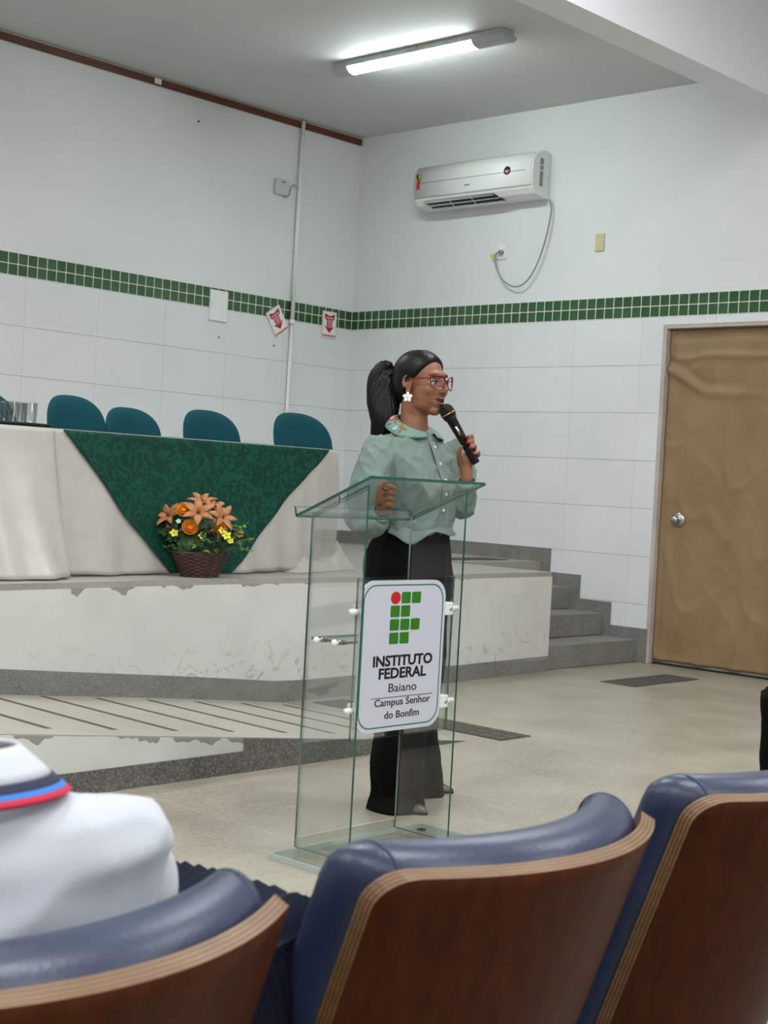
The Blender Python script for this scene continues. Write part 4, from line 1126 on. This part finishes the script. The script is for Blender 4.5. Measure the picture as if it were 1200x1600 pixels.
# ears
for s in (-1, 1):
    ey = s*.0685
    pts = [Hd(-.004+.016*math.cos(a)*(1 if math.sin(a) > 0 else .8), ey+s*.008-s*.004*math.cos(a), -.002+.028*math.sin(a)) for a in np.linspace(-1.9, 3.7, 16)]
    body += [g_tube(pts, .0042, 8)]+[g_ell(Hd(-.006, ey, -.004), (.013, .008, .026), HAX, 12, 8), g_ell(Hd(.002, ey+s*.004, -.030), (.008, .006, .009), HAX, 10, 8)]
# neck and trunk inside the clothes
body += chain([Hd(-.022, 0, -.03), W(647, 652, .012), neckb], [.052, .048, .054], 18)
body += [torso_rings([(W(646, 690, .01), .095, .05, .055), (W(648, 720), .14, .08, .08), (W(651, 760), .125, .085, .075), (W(650, 820), .105, .08, .075), (W(643, 885), .14, .10, .11), (W(642, 925), .12, .08, .10)])]
# arms
SR, SL = W(596, 694, -.10), W(697, 696, .12)
ER, WR_ = W(577, 812, -.14), W(596, 800, -.24)
EL, WL = W(722, 788, .07), W(729, 748, -.02)
body += chain([SR-UP*.01, ER], [.034, .034])+chain([ER, WR_], [.034, .024])
body += chain([SL-UP*.025-LT*.015, EL], [.030, .032])+chain([EL, WL], [.034, .0235])
# legs
AR, AL = onz(618, 1262)+UP*.07, onz(672, 1235)+UP*.07
body += chain([W(622, 905, -.07), W(624, 1085, -.10), AR], [.075, .05, .032])+chain([W(662, 905, .06), W(658, 1085, .10), AL], [.075, .05, .032])
# left hand round the microphone
MA, MB = W(695, 637, -.060), W(744, 724, -.045)
md_ = (MB-MA)/np.linalg.norm(MB-MA)
body += [g_ell(W(729, 722, -.02), (.022, .021, .034), (RH, FH, UP), 16, 10), g_ell(W(733, 716, -.022), (.020, .018, .030), (RH, FH, UP), 14, 10)]
body += chain([WL, W(729, 733, -.02)], [.0235, .024])
body += chain([W(720, 726, -.03), W(717, 714, -.05), W(718, 704, -.066), W(721, 698, -.075)], [.011, .0095, .0085, .007])
nails = []
for k, (fx_, fy) in enumerate(((731, 682), (732, 690), (736, 698), (742, 708))):
    r_ = .0082 if k < 3 else .0072
    tip = W(fx_-1, fy+1, -.082); mid = W(fx_+6, fy-1, -.055); kn_ = W(fx_+6-k*.5, fy+3, -.028); rt_ = W(731+k*1.5, 706+k*3, -.018)
    body += chain([rt_, kn_, mid, tip], [.0105, .0095, r_, r_*.88]); nails.append((tip, r_))
# right hand, raised and loosely closed
body += [g_ell(W(602, 785, -.27), (.030, .016, .036), (RH, FH, UP), 16, 10)]
body += chain([WR_, W(600, 793, -.26)], [.024, .026])
nails2 = []
for k in range(4):
    yk = 761+9.6*k
    b_ = W(601, yk+2, -.275); m1 = W(610-k*.6, yk-1, -.292); m2 = W(616-k*1.2, yk+2, -.283); tp = W(613-k*1.4, yk+6, -.268)
    body += chain([b_, m1, m2, tp], [.0098, .0092, .0085, .0072]); nails2.append(m2*.4+tp*.6)
body += chain([W(593, 784, -.285), W(591, 772, -.295), W(594, 760, -.30), W(600, 754, -.298)], [.012, .010, .009, .0075])
V, Fc, N = remesh(body, .0034, 3)
# soften eye sockets
loc_ = (V-HC) @ HAX.T
for s in (-1, 1):
    d2 = ((loc_[:, 0]-.085)/.03)**2+((loc_[:, 1]-s*.032)/.017)**2+((loc_[:, 2]-.006)/.013)**2
    V -= FC[None]*(.012*np.exp(-d2))[:, None]
d2 = ((loc_[:, 0]-.09)/.03)**2+(loc_[:, 1]/.02)**2+((loc_[:, 2]+.053)/.009)**2
V -= FC[None]*(.014*np.exp(-d2))[:, None]
mk('body', V, Fc, MT['skin'], wo, smooth=True)
# face details
for s in (-1, 1):
    e = mk('eye', *g_ell(Hd(.071, s*.032, .005), (.0125, .0135, .0105), HAX, 16, 10), MT['eye'], wo, smooth=True)
    mk('iris', *g_ell(Hd(.0805, s*.032+.001, .004), (.0035, .0055, .0058), HAX, 12, 8), MT['iris'], e, smooth=True)
    mk('eyelid', *g_tube(spline([Hd(.073, s*.018, .006), Hd(.084, s*.026, .013), Hd(.083, s*.038, .012), Hd(.073, s*.047, .006)], 4), .003, 6), MT['skin'], e, smooth=True)
    mk('lashes', *g_tube(spline([Hd(.0755, s*.019, .005), Hd(.0865, s*.026, .0105), Hd(.0855, s*.039, .0095), Hd(.0745, s*.048, .004)], 4), .0014, 6), MT['brow'], e, smooth=True)
    mk('eyebrow', *g_tube(spline([Hd(.091, s*.012, .025), Hd(.088, s*.028, .033), Hd(.074, s*.046, .029)], 5), [(.0035, .002)]*11, 8, side=UP), MT['brow'], wo, smooth=True)
mo = mk('mouth', *g_ell(Hd(.0845, 0, -.0535), (.010, .0195, .0105), HAX, 20, 12), MT['mouth'], wo, smooth=True)
lu = [Hd(.0915-.013*abs(a)**2, .024*a, -.0535+.0125*(1-a*a)-.0015*(1-abs(a))*(1 if abs(a) < .3 else 0)) for a in np.linspace(-1, 1, 13)]
ll = [Hd(.0895-.012*abs(a)**2, .024*a, -.0535-.0135*(1-a*a)) for a in np.linspace(-1, 1, 13)]
mk('upper_lip', *g_tube(lu, [(.0025+.0022*(1-a*a), .0035+.002*(1-a*a)) for a in np.linspace(-1, 1, 13)], 8, side=UP), MT['lips'], mo, smooth=True)
mk('lower_lip', *g_tube(ll, [(.0025+.003*(1-a*a), .0035+.003*(1-a*a)) for a in np.linspace(-1, 1, 13)], 8, side=UP), MT['lips'], mo, smooth=True)
mk('teeth', *g_ell(Hd(.0885, 0, -.0465), (.006, .014, .0028), HAX, 12, 8), MT['teeth'], mo, smooth=True)
for tp, r_ in nails:
    mk('fingernail', *g_ell(tp+(-FH)*r_*.72+UP*.0005, (.0055, .003, .0062), (RH, FH, UP), 10, 6), MT['nail'], wo, smooth=True)
for tp in nails2:
    mk('fingernail', *g_ell(tp+RH*.0045-FH*.003, (.0035, .0045, .006), (RH, FH, UP), 10, 6), MT['nail'], wo, smooth=True)
mk('ring', *g_tube([W(603, 763, -.297)+.0105*(RH*math.cos(a)+FH*math.sin(a)) for a in np.linspace(0, 2*math.pi, 16)[:-1]], .0016, 6, closed=True), MT['chrome'], wo, smooth=True)
# hair: sleek cap following the skull, hairline cut back
def hair_line(z): return float(np.interp(z, [-.12, -.06, -.03, -.008, .012, .03, .06, .085, .105, .13], [-.045, -.036, -.024, -.012, .014, .032, .052, .066, .068, .06]))
V, Fc = [], []
NU, NV = 72, 48
def hair_r(dv):
    best = 0
    for c, r in (((-.016, 0, .034), (.100, .0805, .0905)), ((-.050, 0, -.010), (.058, .066, .068)), ((-.03, 0, .01), (.085, .0785, .085))):
        c = np.array(c); r = np.array(r); o_ = -c/r; d_ = dv/r
        A = d_ @ d_; B = 2*o_ @ d_; Cc = o_ @ o_-1; ds = B*B-4*A*Cc
        if ds > 0: best = max(best, (-B+math.sqrt(ds))/(2*A))
    return best
for i in range(NV+1):
    ph = math.pi*i/NV
    for j in range(NU):
        th = 2*math.pi*j/NU; dv = np.array([math.cos(ph), math.sin(ph)*math.cos(th), math.sin(ph)*math.sin(th)])
        p_ = dv*hair_r(dv); g = p_[0]-hair_line(p_[2])
        k = 1 if g < -.006 else (.80 if g > .004 else 1-.20*(g+.006)/.010)
        q = p_*k; q[2] += 0
        V.append(Hd(*q))
for i in range(NV):
    for j in range(NU): Fc.append([i*NU+j, i*NU+(j+1) % NU, (i+1)*NU+(j+1) % NU, (i+1)*NU+j])
hr = mk('hair', V, Fc, MT['hair'], wo, smooth=True)
bm = bmesh.new(); bm.from_mesh(hr.data); bmesh.ops.remove_doubles(bm, verts=bm.verts, dist=.0004); bmesh.ops.recalc_face_normals(bm, faces=bm.faces); bm.to_mesh(hr.data); bm.free()
locks = []
TB = Hd(-.098, 0, .072)
for (pts, rr) in (([(612, 572), (600, 574), (590, 592), (589, 625), (592, 655), (584, 686)], [.014, .026, .034, .036, .030, .006]),
                  ([(613, 575), (606, 580), (601, 602), (603, 635), (602, 662), (590, 690)], [.014, .028, .040, .042, .034, .008]),
                  ([(614, 578), (611, 590), (612, 610), (613, 632), (608, 660), (598, 690)], [.014, .024, .036, .032, .028, .008]),
                  ([(612, 571), (598, 572), (584, 600), (582, 615), (586, 640), (579, 684)], [.010, .016, .014, .009, .014, .004])):
    P = [W(x, y, .055+.02*math.sin(i)) for i, (x, y) in enumerate(pts)]
    locks.append(stube(P, [(r, r*.8) for r in rr], 16, 6))
V, Fc, N = remesh(locks, .005, 3)
for i in range(len(V)):      # combed strands along the length
    a = math.atan2((V[i]-W(603, 630, .06)) @ FH, (V[i]-W(603, 630, .06)) @ RH)
    V[i] += N[i]*.0022*math.sin(a*26+V[i][2]*9)
mk('ponytail', V, Fc, MT['hair'], hr, smooth=True)
for dx in (0, 3, 7):
    P = [W(606+dx, 640, .02), W(594+dx, 668, .03), W(579+dx, 680+dx, .04)]; mk('loose_strand', *stube(P, [.005, .004, .001], 6, 5), MT['hair'], hr, smooth=True)
mk('hair_tie', *g_tube([TB+FC*.004+.017*(LF*math.cos(a)+UP*math.sin(a))+FC*.004*math.cos(a) for a in np.linspace(0, 2*math.pi, 20)[:-1]], .006, 8, closed=True), MT['pearl'], hr, smooth=True)
# spectacles
gl = mk('spectacles', *g_tube(spline([Hd(.1078, -.009, .010), Hd(.1125, 0, .014), Hd(.1078, .009, .010)], 4), .0022, 8), MT['frame_red'], wo, smooth=True)
for s in (-1, 1):
    rim = []
    for a in np.linspace(0, 2*math.pi, 32)[:-1]:
        ca, sa = math.cos(a), math.sin(a)
        u = .0265*math.copysign(abs(ca)**.85, ca); v = .0225*math.copysign(abs(sa)**.85, sa)
        if ca > 0 and sa > 0: u += .004*ca*sa*2; v += .003*ca*sa*2
        rim.append((u, v))
    P = [Hd(.1085-6.0*(.0345+u)**2, s*(.0345+u), .004+v) for u, v in rim]
    rp_ = mk('rim', *g_tube(P, [(.0022+.0022*max(0, (p[2]-HC[2])/.025), .0023) for p in P], 8, closed=True), MT['frame_red'], gl, smooth=True)
    c_ = np.mean(P, axis=0); mk('lens', [c_]+P, [[0, i+1, (i+1) % len(P)+1] for i in range(len(P))], MT['lens'], rp_)
    tp = spline([Hd(.0865, s*.0625, .017), Hd(.05, s*.0735, .016), Hd(.01, s*.077, .013), Hd(-.012, s*.077, .006), Hd(-.022, s*.074, -.008)], 4)
    mk('temple', *g_tube(tp, [(.0028, .0016)]*len(tp), 8, side=UP), MT['frame_red'], gl, smooth=True)
# flower earrings
for s in (-1, 1):
    ec = Hd(.004, s*.080, -.050); fw = -s*0+1
    n_ = LF*s*.85+FC*.35; n_ /= np.linalg.norm(n_); a_ = np.cross(n_, UP); a_ /= np.linalg.norm(a_)
    er = mk('flower_earring', *g_ell(ec+n_*.002, (.003, .003, .003), None, 8, 6), MT['chrome'], wo, smooth=True)
    for k in range(5):
        th = k*2*math.pi/5+.3; d_ = a_*math.cos(th)+UP*math.sin(th); t_ = np.cross(n_, d_)
        mk('petal', *g_ell(ec+d_*.0098, (.0085, .0066, .0022), (d_, t_, n_), 12, 6), MT['pearl'], er, smooth=True)

# shirt
sh_ = [torso_rings([(W(647, 672, .012), .062, .058, .066), (W(647, 682, .010), .118, .066, .080), (W(647, 694, .006), .168, .078, .088), (W(647, 712), .180, .094, .092), (W(649, 735), .176, .112, .094),
                    (W(651, 758), .170, .126, .092), (W(651, 785), .158, .118, .092), (W(650, 808), .146, .108, .094), (W(648, 824), .142, .108, .098), (W(646, 831), .136, .104, .094)], 40)]
sh_ += [stube([SR+UP*.0, W(587, 716, -.13), W(578, 750, -.15), W(572, 785, -.16), W(574, 808, -.17), W(584, 812, -.20), W(594, 806, -.23)], [.048, .062, .070, .076, .070, .055, .034], 20, 5)]
sh_ += [stube([SL, W(709, 722, .12), W(717, 752, .11), W(723, 782, .08), W(727, 788, .05), W(729, 772, .01), W(729, 757, -.015)], [.056, .062, .06, .058, .05, .042, .033], 20, 5)]
V, Fc, N = remesh(sh_, .006, 5)
V = fold(V, N, .012, 9, (1, 1, .5), 3); V = fold(V, N, .007, 20, (1, 1, .45), 8); V = crease(V, N, .008, 11, (1, 1, .6), 5); V = crease(V, N, .005, 24, (1, 1, .7), 9)
mk('shirt', V, Fc, MT['shirt'], wo, smooth=True)
# untucked shirt tail
def tail(u, v):
    th = math.radians(48+125*u); a = .150+.010*v; b_ = .122+.012*v
    k = .022+.034*math.exp(-((u-.70)/.16)**2)+.008*math.sin(u*9)
    p_ = W(647, 818)+LT*a*math.cos(th)+FT*b_*math.sin(th)-UP*(k*v*1.2)
    return p_+(LT*math.cos(th)+FT*math.sin(th))*(.004*math.sin(u*26)*v-.010*(1-v))
o = mk('shirt_tail', *g_grid(tail, 40, 6), MT['shirt'], wo, smooth=True); solid(o, .003)
# cuffs
for a, b_, r0 in ((W(592, 807, -.225), W(597, 799, -.243), .031), (W(729, 760, -.008), W(729, 750, -.022), .0315)):
    V, Fc = g_tube([a, b_], [r0+.004, r0], 20, caps=False); solid(mk('cuff', V, Fc, MT['collar'], wo, smooth=True), .004)
# placket and buttons down the front
pk = []
for t in np.linspace(0, 1, 9):
    y = 690+(822-690)*t; fd = float(np.interp(y, [672, 694, 712, 735, 758, 785, 808, 824], [.058, .078, .094, .112, .126, .118, .108, .108])); cx_ = float(np.interp(y, [672, 735, 758, 824], [647, 649, 651, 648]))
    pk.append(W(cx_, y)+FT*(fd+.004))
mk('placket', *g_tube(spline(pk, 3), [(.016, .004)]*25, 8, side=LT), MT['shirt'], wo, smooth=True)
for t in (.08, .26, .44, .62, .80):
    p_ = spline(pk, 6)[int(t*48)]+FT*.005
    mk('button', *g_lathe([(.001, 0), (.0055, 0), (.0055, .0025), (.001, .003)], 12, p_, np.array([LT, UP, FT])), MT['button'], wo)
# collar leaves
def collar(s):
    def fn(u, v):
        ph = math.radians(178-160*u)            # 180 = nape, 0 = throat
        lean = .033*math.cos(ph)
        ct, sn = math.cos(ph), math.sin(ph)*s
        r0 = .060
        c = neckb+UP*(.026-lean)
        top = c+LT*sn*r0*1.0+FT*(ct*r0*1.05+.004)
        w_ = (.046+.018*(u/.62)**2) if u < .62 else (.064-.050*(u-.62)/.38)
        out = LT*sn*.95+FT*(ct*1.0+.12*u)
        return top+out*(.010+w_*(.62+.25*u))*v-UP*(w_*(.12*v+.52*v*v))+UP*.008*math.sin(v*math.pi)
    o = mk('collar_leaf', *g_grid(fn, 22, 8), MT['collar'], wo, smooth=True); solid(o, .0028)
    return o, fn
cR, fnR = collar(-1); cL, fnL = collar(1)
def stitch(u, v, r, m, name='embroidery', asp=1, rot=0.0, lift=.003):
    p_ = np.array(fnR(u, v)); du = np.array(fnR(u+.02, v))-p_; dv = np.array(fnR(u, v+.02))-p_
    du /= np.linalg.norm(du); dv -= du*(dv @ du); dv /= np.linalg.norm(dv); n_ = np.cross(du, dv)
    if n_ @ (CAM-p_) < 0: n_ = -n_
    a = du*math.cos(rot)+dv*math.sin(rot); b_ = -du*math.sin(rot)+dv*math.cos(rot)
    mk(name, *g_ell(p_+n_*lift, (r*asp, r, .0016), (a, b_, n_), 12, 6), MT[m], cR, smooth=True)
stitch(0.336, .45, .0125, 'emb_pink'); stitch(0.336, .47, .0070, 'emb_pink2', lift=.0042)
for u, v, r, m, asp, rot in ((0.286, .2, .004, 'emb_brown', 2, .5), (0.420, .3, .004, 'emb_brown', 2.4, 1.2), (0.454, .5, .0045, 'emb_brown', 2.2, .4), (0.386, .8, .004, 'emb_brown', 2.2, 2.2), (0.588, .5, .0055, 'emb_brown', 2.4, 1.1), (0.638, .62, .005, 'emb_brown', 2.2, .3), (0.605, .78, .004, 'emb_brown', 2.2, 1.5), (0.521, .28, .003, 'emb_brown', 2.5, .2)):
    stitch(u, v, r, m, asp=asp, rot=rot)
stitch(0.529, .80, .009, 'emb_pale'); stitch(0.529, .78, .0045, 'emb_blue', lift=.0042)

# trousers
tr_g = [torso_rings([(W(648, 815), .134, .104, .098), (W(647, 838), .142, .110, .106), (W(643, 868), .168, .118, .132), (W(641, 900), .178, .120, .142), (W(641, 935), .165, .112, .128), (W(642, 955), .12, .09, .10)], 40, 2.2)]
tr_g += [stube([W(625, 895, -.055), W(624, 960, -.07), W(625, 1050, -.09), W(627, 1120, -.11), W(623, 1180, -.12), onz(619, 1263)+UP*.075, onz(618, 1265)-UP*.03], [(.098, .095), (.094, .09), (.086, .078), (.084, .074), (.088, .08), (.094, .095), (.096, .10)], 24, 5, side=RH)]
tr_g += [stube([W(660, 895, .05), W(661, 960, .07), W(656, 1050, .09), W(652, 1120, .11), W(655, 1175, .14), onz(662, 1239)+UP*.075, onz(663, 1241)-UP*.03], [(.096, .095), (.088, .09), (.078, .078), (.074, .074), (.070, .078), (.070, .085), (.072, .088)], 24, 5, side=RH)]
V, Fc, N = remesh(tr_g, .007, 4)
V = fold(V, N, .010, 7, (1, 1, .35), 5); V = crease(V, N, .012, 8, (1, 1, .35), 2); V[:, 2] = np.maximum(V[:, 2], .003)
tr_o = mk('trousers', V, Fc, MT['trousers'], wo, smooth=True)
p_ = W(698, 831, -.06); wn = W(647, 831)
dr_ = LT*math.cos(math.radians(62))+FT*math.sin(math.radians(62))
bp = wn+LT*.139*math.cos(math.radians(58))+FT*.118*math.sin(math.radians(58))
mk('waist_button', *g_lathe([(.001, 0), (.008, 0), (.008, .004), (.001, .005)], 14, bp, np.array([np.cross(UP, dr_), UP, dr_])), MT['steel'], tr_o, smooth=True)
# pointed shoes
def shoe(toe, heel):
    toe = np.array(toe); heel = np.array(heel); d_ = toe-heel; L = np.linalg.norm(d_); d_ /= L; sd = np.cross(UP, d_)
    rows_ = [(0, .022, .055), (.12, .032, .058), (.3, .034, .056), (.5, .036, .046), (.68, .040, .034), (.82, .033, .024), (.93, .018, .017), (1.0, .004, .010)]
    V, Fc = [], []
    for t, w_, h_ in rows_:
        c = heel+d_*L*t
        for j in range(14):
            a = 2*math.pi*j/14; y = math.cos(a)*w_; z = (math.sin(a) if math.sin(a) > 0 else math.sin(a)*.02)*h_+.006
            V.append(c+sd*y+UP*z)
    for i in range(len(rows_)-1):
        for j in range(14): Fc.append([i*14+j, i*14+(j+1) % 14, (i+1)*14+(j+1) % 14, (i+1)*14+j])
    Fc.append(list(range(14))[::-1]); Fc.append([(len(rows_)-1)*14+j for j in range(14)])
    sh = mk('shoe', V, Fc, MT['shoe'], wo, smooth=True)
    P = [heel+d_*L*t+sd*w_*1.02 for t, w_, h_ in rows_]+[heel+d_*L*t-sd*w_*1.02 for t, w_, h_ in rows_[::-1]]
    mk('sole', *g_prism([p+UP*.001 for p in P], (0, 0, .007)), MT['black'], sh)
t1, t2 = onz(667, 1274), onz(708, 1240)
shoe(t1, t1-RH*.15+FH*.13); shoe(t2, t2-RH*.19+FH*.08)

# microphone
mic = thing('microphone', MB, 'black handheld microphone with a gold ring in the woman\'s raised hand', 'microphone')
a_, b2_, n_ = frame(MA-MB); LM = np.linalg.norm(MA-MB)
mk('handle', *g_lathe([(.001, 0), (.013, 0), (.0145, .004), (.0145, .03), (.0138, .034), (.0145, .05), (.0165, LM*.55), (.0185, LM*.78), (.020, LM-.046), (.0225, LM-.040)], 24, MB, np.array([a_, b2_, n_])), MT['mic'], mic, smooth=True)
mk('grille_head', *g_lathe([(.0225, LM-.040), (.0255, LM-.028), (.0262, LM-.018), (.024, LM-.004), (.017, LM+.006), (.008, LM+.011), (.001, LM+.012)], 24, MB, np.array([a_, b2_, n_])), MT['mic_grille'], mic, smooth=True)
mk('gold_ring', *g_lathe([(.0255, LM-.026), (.0272, LM-.026), (.0272, LM-.0225), (.0255, LM-.0225)], 28, MB, np.array([a_, b2_, n_])), MT['brass'], mic, smooth=True)
mk('switch_plate', *g_tube([MB+n_*LM*.5-FH*.0155, MB+n_*LM*.66-FH*.017], [(.004, .002)]*2, 8), MT['steel'], mic, smooth=True)

# ================================================================== SEATED SPECTATOR IN WHITE POLO
CX1 = CX2-.540
sp_ = thing('person', (CX1, -7.25, 0), 'person in white polo with striped collar seated in the front left chair', 'person')
nk = np.array([CX1-.024, -7.43, .862])
ax3 = np.eye(3)
bod = []
hd = np.array([CX1-.05, -7.29, 1.05])
bod += [g_ell(hd, (.075, .095, .115)), g_ell(hd+np.array([0, .045, -.045]), (.055, .06, .075)), g_ell(hd+np.array([0, .105, -.015]), (.012, .018, .02))]
for s in (-1, 1): bod.append(g_ell(hd+np.array([s*.078, .0, -.01]), (.01, .018, .03)))
bod += chain([nk-UP*.03, nk+np.array([-.02, .05, .06]), hd-UP*.05], [.054, .048, .048], 16)
def rows_tube(R_, n=28):
    V, Fc = [], []
    for c, rx, ry, tilt in R_:
        for j in range(n):
            a = 2*math.pi*j/n; e = .85
            ca = math.copysign(abs(math.cos(a))**e, math.cos(a)); sa = math.copysign(abs(math.sin(a))**e, math.sin(a))
            V.append(np.array(c)+np.array([rx*ca, ry*sa*math.cos(tilt), ry*sa*math.sin(tilt)]))
    for i in range(len(R_)-1):
        for j in range(n): Fc.append([i*n+j, i*n+(j+1) % n, (i+1)*n+(j+1) % n, (i+1)*n+j])
    Fc.append(list(range(n))[::-1]); Fc.append([(len(R_)-1)*n+j for j in range(n)])
    return np.array(V), Fc
TI = -.25
trunk = [((CX1, -7.36, .43), .155, .11, 0), ((CX1, -7.38, .52), .16, .115, -.05), ((CX1, -7.41, .62), .165, .115, -.1), ((CX1, -7.425, .72), .175, .11, TI), ((CX1, -7.425, .795), .206, .110, TI), ((CX1-.002, -7.425, .836), .190, .088, TI), ((CX1-.012, -7.428, .850), .115, .06, TI), ((CX1-.02, -7.43, .866), .065, .05, TI)]
bod += [rows_tube([(c, a*.85, b_*.8, t) for c, a, b_, t in trunk])]
SRm, SLm = np.array([CX1+.165, -7.425, .795]), np.array([CX1-.165, -7.425, .795])
ERm, ELm = np.array([CX1+.175, -7.27, .60]), np.array([CX1-.19, -7.27, .60])
WRm, WLm = np.array([CX1+.04, -7.06, .66]), np.array([CX1-.05, -7.04, .66])
bod += chain([SRm-UP*.01, ERm, WRm], [.032, .034, .024])+chain([SLm-UP*.01, ELm, WLm], [.032, .034, .024])
for w_, sg_ in ((WRm, -1), (WLm, 1)):
    bod += [g_ell(w_+np.array([sg_*.02, .04, 0]), (.036, .04, .016))]
    for k in range(4):
        b0 = w_+np.array([sg_*(.02+.02*(k-1.5)), .07, .002]); bod += chain([b0, b0+np.array([0, .03, -.006]), b0+np.array([0, .05, -.02])], [.0088, .008, .007])
    t0 = w_+np.array([sg_*.052, .03, .0]); bod += chain([t0, t0+np.array([sg_*.012, .025, .004]), t0+np.array([sg_*.008, .045, 0])], [.010, .009, .0075])
KN = [np.array([CX1+s*.10, -6.95, .50]) for s in (-1, 1)]
for s, k_ in zip((-1, 1), KN): bod += chain([np.array([CX1+s*.08, -7.33, .51]), k_, np.array([k_[0], -6.93, .09])], [.075, .055, .035])+[g_ell((k_[0], -6.88, .035), (.04, .11, .035))]
V, Fc, N = remesh(bod, .006, 3); mk('body', V, Fc, MT['skin'], sp_, smooth=True)
V, Fc, N = remesh([g_ell(hd+np.array([0, -.012, .022]), (.083, .098, .108))], .008, 2)
mk('hair', V, Fc, MT['hair'], sp_, smooth=True)
pol = [rows_tube(trunk)]
pol += [stube([SRm-np.array([.03, 0, .012]), SRm+np.array([.012, .03, -.05]), (SRm*.45+ERm*.55)+np.array([.005, 0, 0])], [.060, .064, .060], 18, 5)]
pol += [stube([SLm+np.array([.02, 0, .005]), SLm+np.array([-.012, .03, -.05]), (SLm*.45+ELm*.55)], [.060, .064, .060], 18, 5)]
V, Fc, N = remesh(pol, .007, 6); V = fold(V, N, .008, 8, (1, 1, 1.6), 2); V = crease(V, N, .008, 6, (1, 1, 1.8), 4)
mk('polo_shirt', V, Fc, MT['polo'], sp_, smooth=True)
# ribbed collar: white fall with navy, blue and red stripes at its edge
def colr(lo, hi, m, name, lift):
    def fn(u, v):
        a = math.radians(105+330*u)
        t = lo+(hi-lo)*v; r = .062+.040*t+lift; 
        sag = .045*t
        p_ = nk+np.array([math.cos(a)*r*1.08, math.sin(a)*r*.95, 0.036-sag*.85-.022*math.sin(a)*0])
        # collar plane tips with the lean of the neck: nape higher, throat lower and forward
        p_[2] += -.10*(p_[1]-nk[1])*1.0
        return p_
    o = mk(name, *g_grid(fn, 44, 4), MT[m], sp_, smooth=True); solid(o, .004, 1); return o
colr(0, .62, 'polo', 'collar', 0); colr(.62, .80, 'navy', 'navy_stripe', .0005); colr(.80, .90, 'royal', 'blue_stripe', .0005); colr(.90, 1.0, 'crimson', 'red_stripe', .0005)
# full pleated skirt spread over the seat and the arm rest
def skirt(u, v):
    a = 2*math.pi*u
    pl = .0035*(abs(((u*150) % 1)-.5)*4-1)*min(1, v*2.2)
    rx, ry = .15+.42*v, .12+.46*v
    z = .61+.085*math.sin(min(1, v*1.25)*math.pi*.5)
    if v > .70: z -= .34*((v-.70)/.30)**1.4
    if math.sin(a) < 0: ry = .12+.03*v
    ca = math.copysign(abs(math.cos(a))**.8, math.cos(a)); sa = math.copysign(abs(math.sin(a))**.8, math.sin(a))
    return (CX1+ca*(rx+pl)*(1 if ca > 0 else .55), -7.37+sa*(ry+pl), z+pl*.9)
o = mk('pleated_skirt', *g_grid(skirt, 1200, 22), MT['skirt'], sp_); solid(o, .003)

# ================================================================== SPECTATOR AT THE RIGHT EDGE
kp = onz(1192, 1086, .49); kx, ky = kp[0]+.043, kp[1]-.025
rp2 = thing('person', (kx+.1, ky-.35, 0), 'person in black trousers, only a knee showing at the right edge', 'person')
def R2(x, y, z): return np.array([kx+x, ky+y, z])
bod = [g_ell(R2(.1, -.42, 1.22), (.075, .095, .115)), g_ell(R2(.1, -.33, 1.20), (.013, .02, .02))]+chain([R2(.1, -.45, 1.0), R2(.1, -.43, 1.12)], [.06, .052])
bod += [rows_tube([((kx+.1, ky-.45, .45), .14, .10, 0), ((kx+.1, ky-.47, .7), .14, .10, 0), ((kx+.1, ky-.47, .95), .16, .08, 0), ((kx+.1, ky-.46, 1.02), .07, .06, 0)])]
for s in (-1, 1): bod += [g_ell(R2(.1+s*.078, -.42, 1.21), (.01, .018, .03))]+chain([R2(.1+s*.165, -.46, .93), R2(.1+s*.2, -.36, .70), R2(.1+s*.1, -.16, .62)], [.032, .034, .025])+[g_ell(R2(.1+s*.09, -.10, .61), (.035, .05, .018))]
for x_ in (.0, .21): bod += chain([R2(x_+.02, -.42, .50), R2(x_, -.04, .49), R2(x_+.10, .0, .09)], [.07, .05, .035])+[g_ell(R2(x_+.10, .06, .04), (.035, .10, .03))]
V, Fc, N = remesh(bod, .008, 3); mk('body', V, Fc, MT['skin'], rp2, smooth=True)
tg = [rows_tube([((kx+.1, ky-.45, .42), .17, .13, 0), ((kx+.1, ky-.46, .56), .165, .125, 0), ((kx+.1, ky-.46, .62), .15, .11, 0)])]
for x_ in (.0, .21): tg += chain([R2(x_+.03, -.42, .50), R2(x_, -.05, .50)], [.095, .082], 16)+[g_tube([R2(x_, -.03, .50), R2(x_+.05, .0, .3), R2(x_+.10, .0, .06)], [.08, .068, .066], 16)]
V, Fc, N = remesh(tg, .009, 4); mk('trousers', fold(V, N, .008, 9), Fc, MT['trousers'], rp2, smooth=True)
V, Fc, N = remesh([rows_tube([((kx+.1, ky-.45, .56), .165, .125, 0), ((kx+.1, ky-.47, .72), .16, .12, 0), ((kx+.1, ky-.47, .94), .185, .10, 0), ((kx+.1, ky-.46, 1.03), .075, .065, 0)])]+sum([[stube([R2(.1+s*.17, -.46, .95), R2(.1+s*.2, -.36, .70), R2(.1+s*.12, -.2, .63)], [.06, .05, .04], 14, 4)] for s in (-1, 1)], []), .009, 4)
mk('black_top', V, Fc, MT['trousers'], rp2, smooth=True)
V, Fc, N = remesh([g_ell(R2(.1, -.435, 1.25), (.083, .098, .105))], .01, 2); mk('hair', V, Fc, MT['hair'], rp2, smooth=True)
for x_ in (.0, .21):
    V, Fc, N = remesh([g_ell(R2(x_+.10, .06, .04), (.048, .125, .045)), g_box(R2(x_+.06, -.05, .002), R2(x_+.14, .17, .03))], .008, 3); V[:, 2] = np.maximum(V[:, 2], .001); mk('shoe', V, Fc, MT['black'], rp2, smooth=True)
make_chair(kx+.1, ky-.72, 'auditorium chair under the black-clothed spectator beyond the right edge', GC)
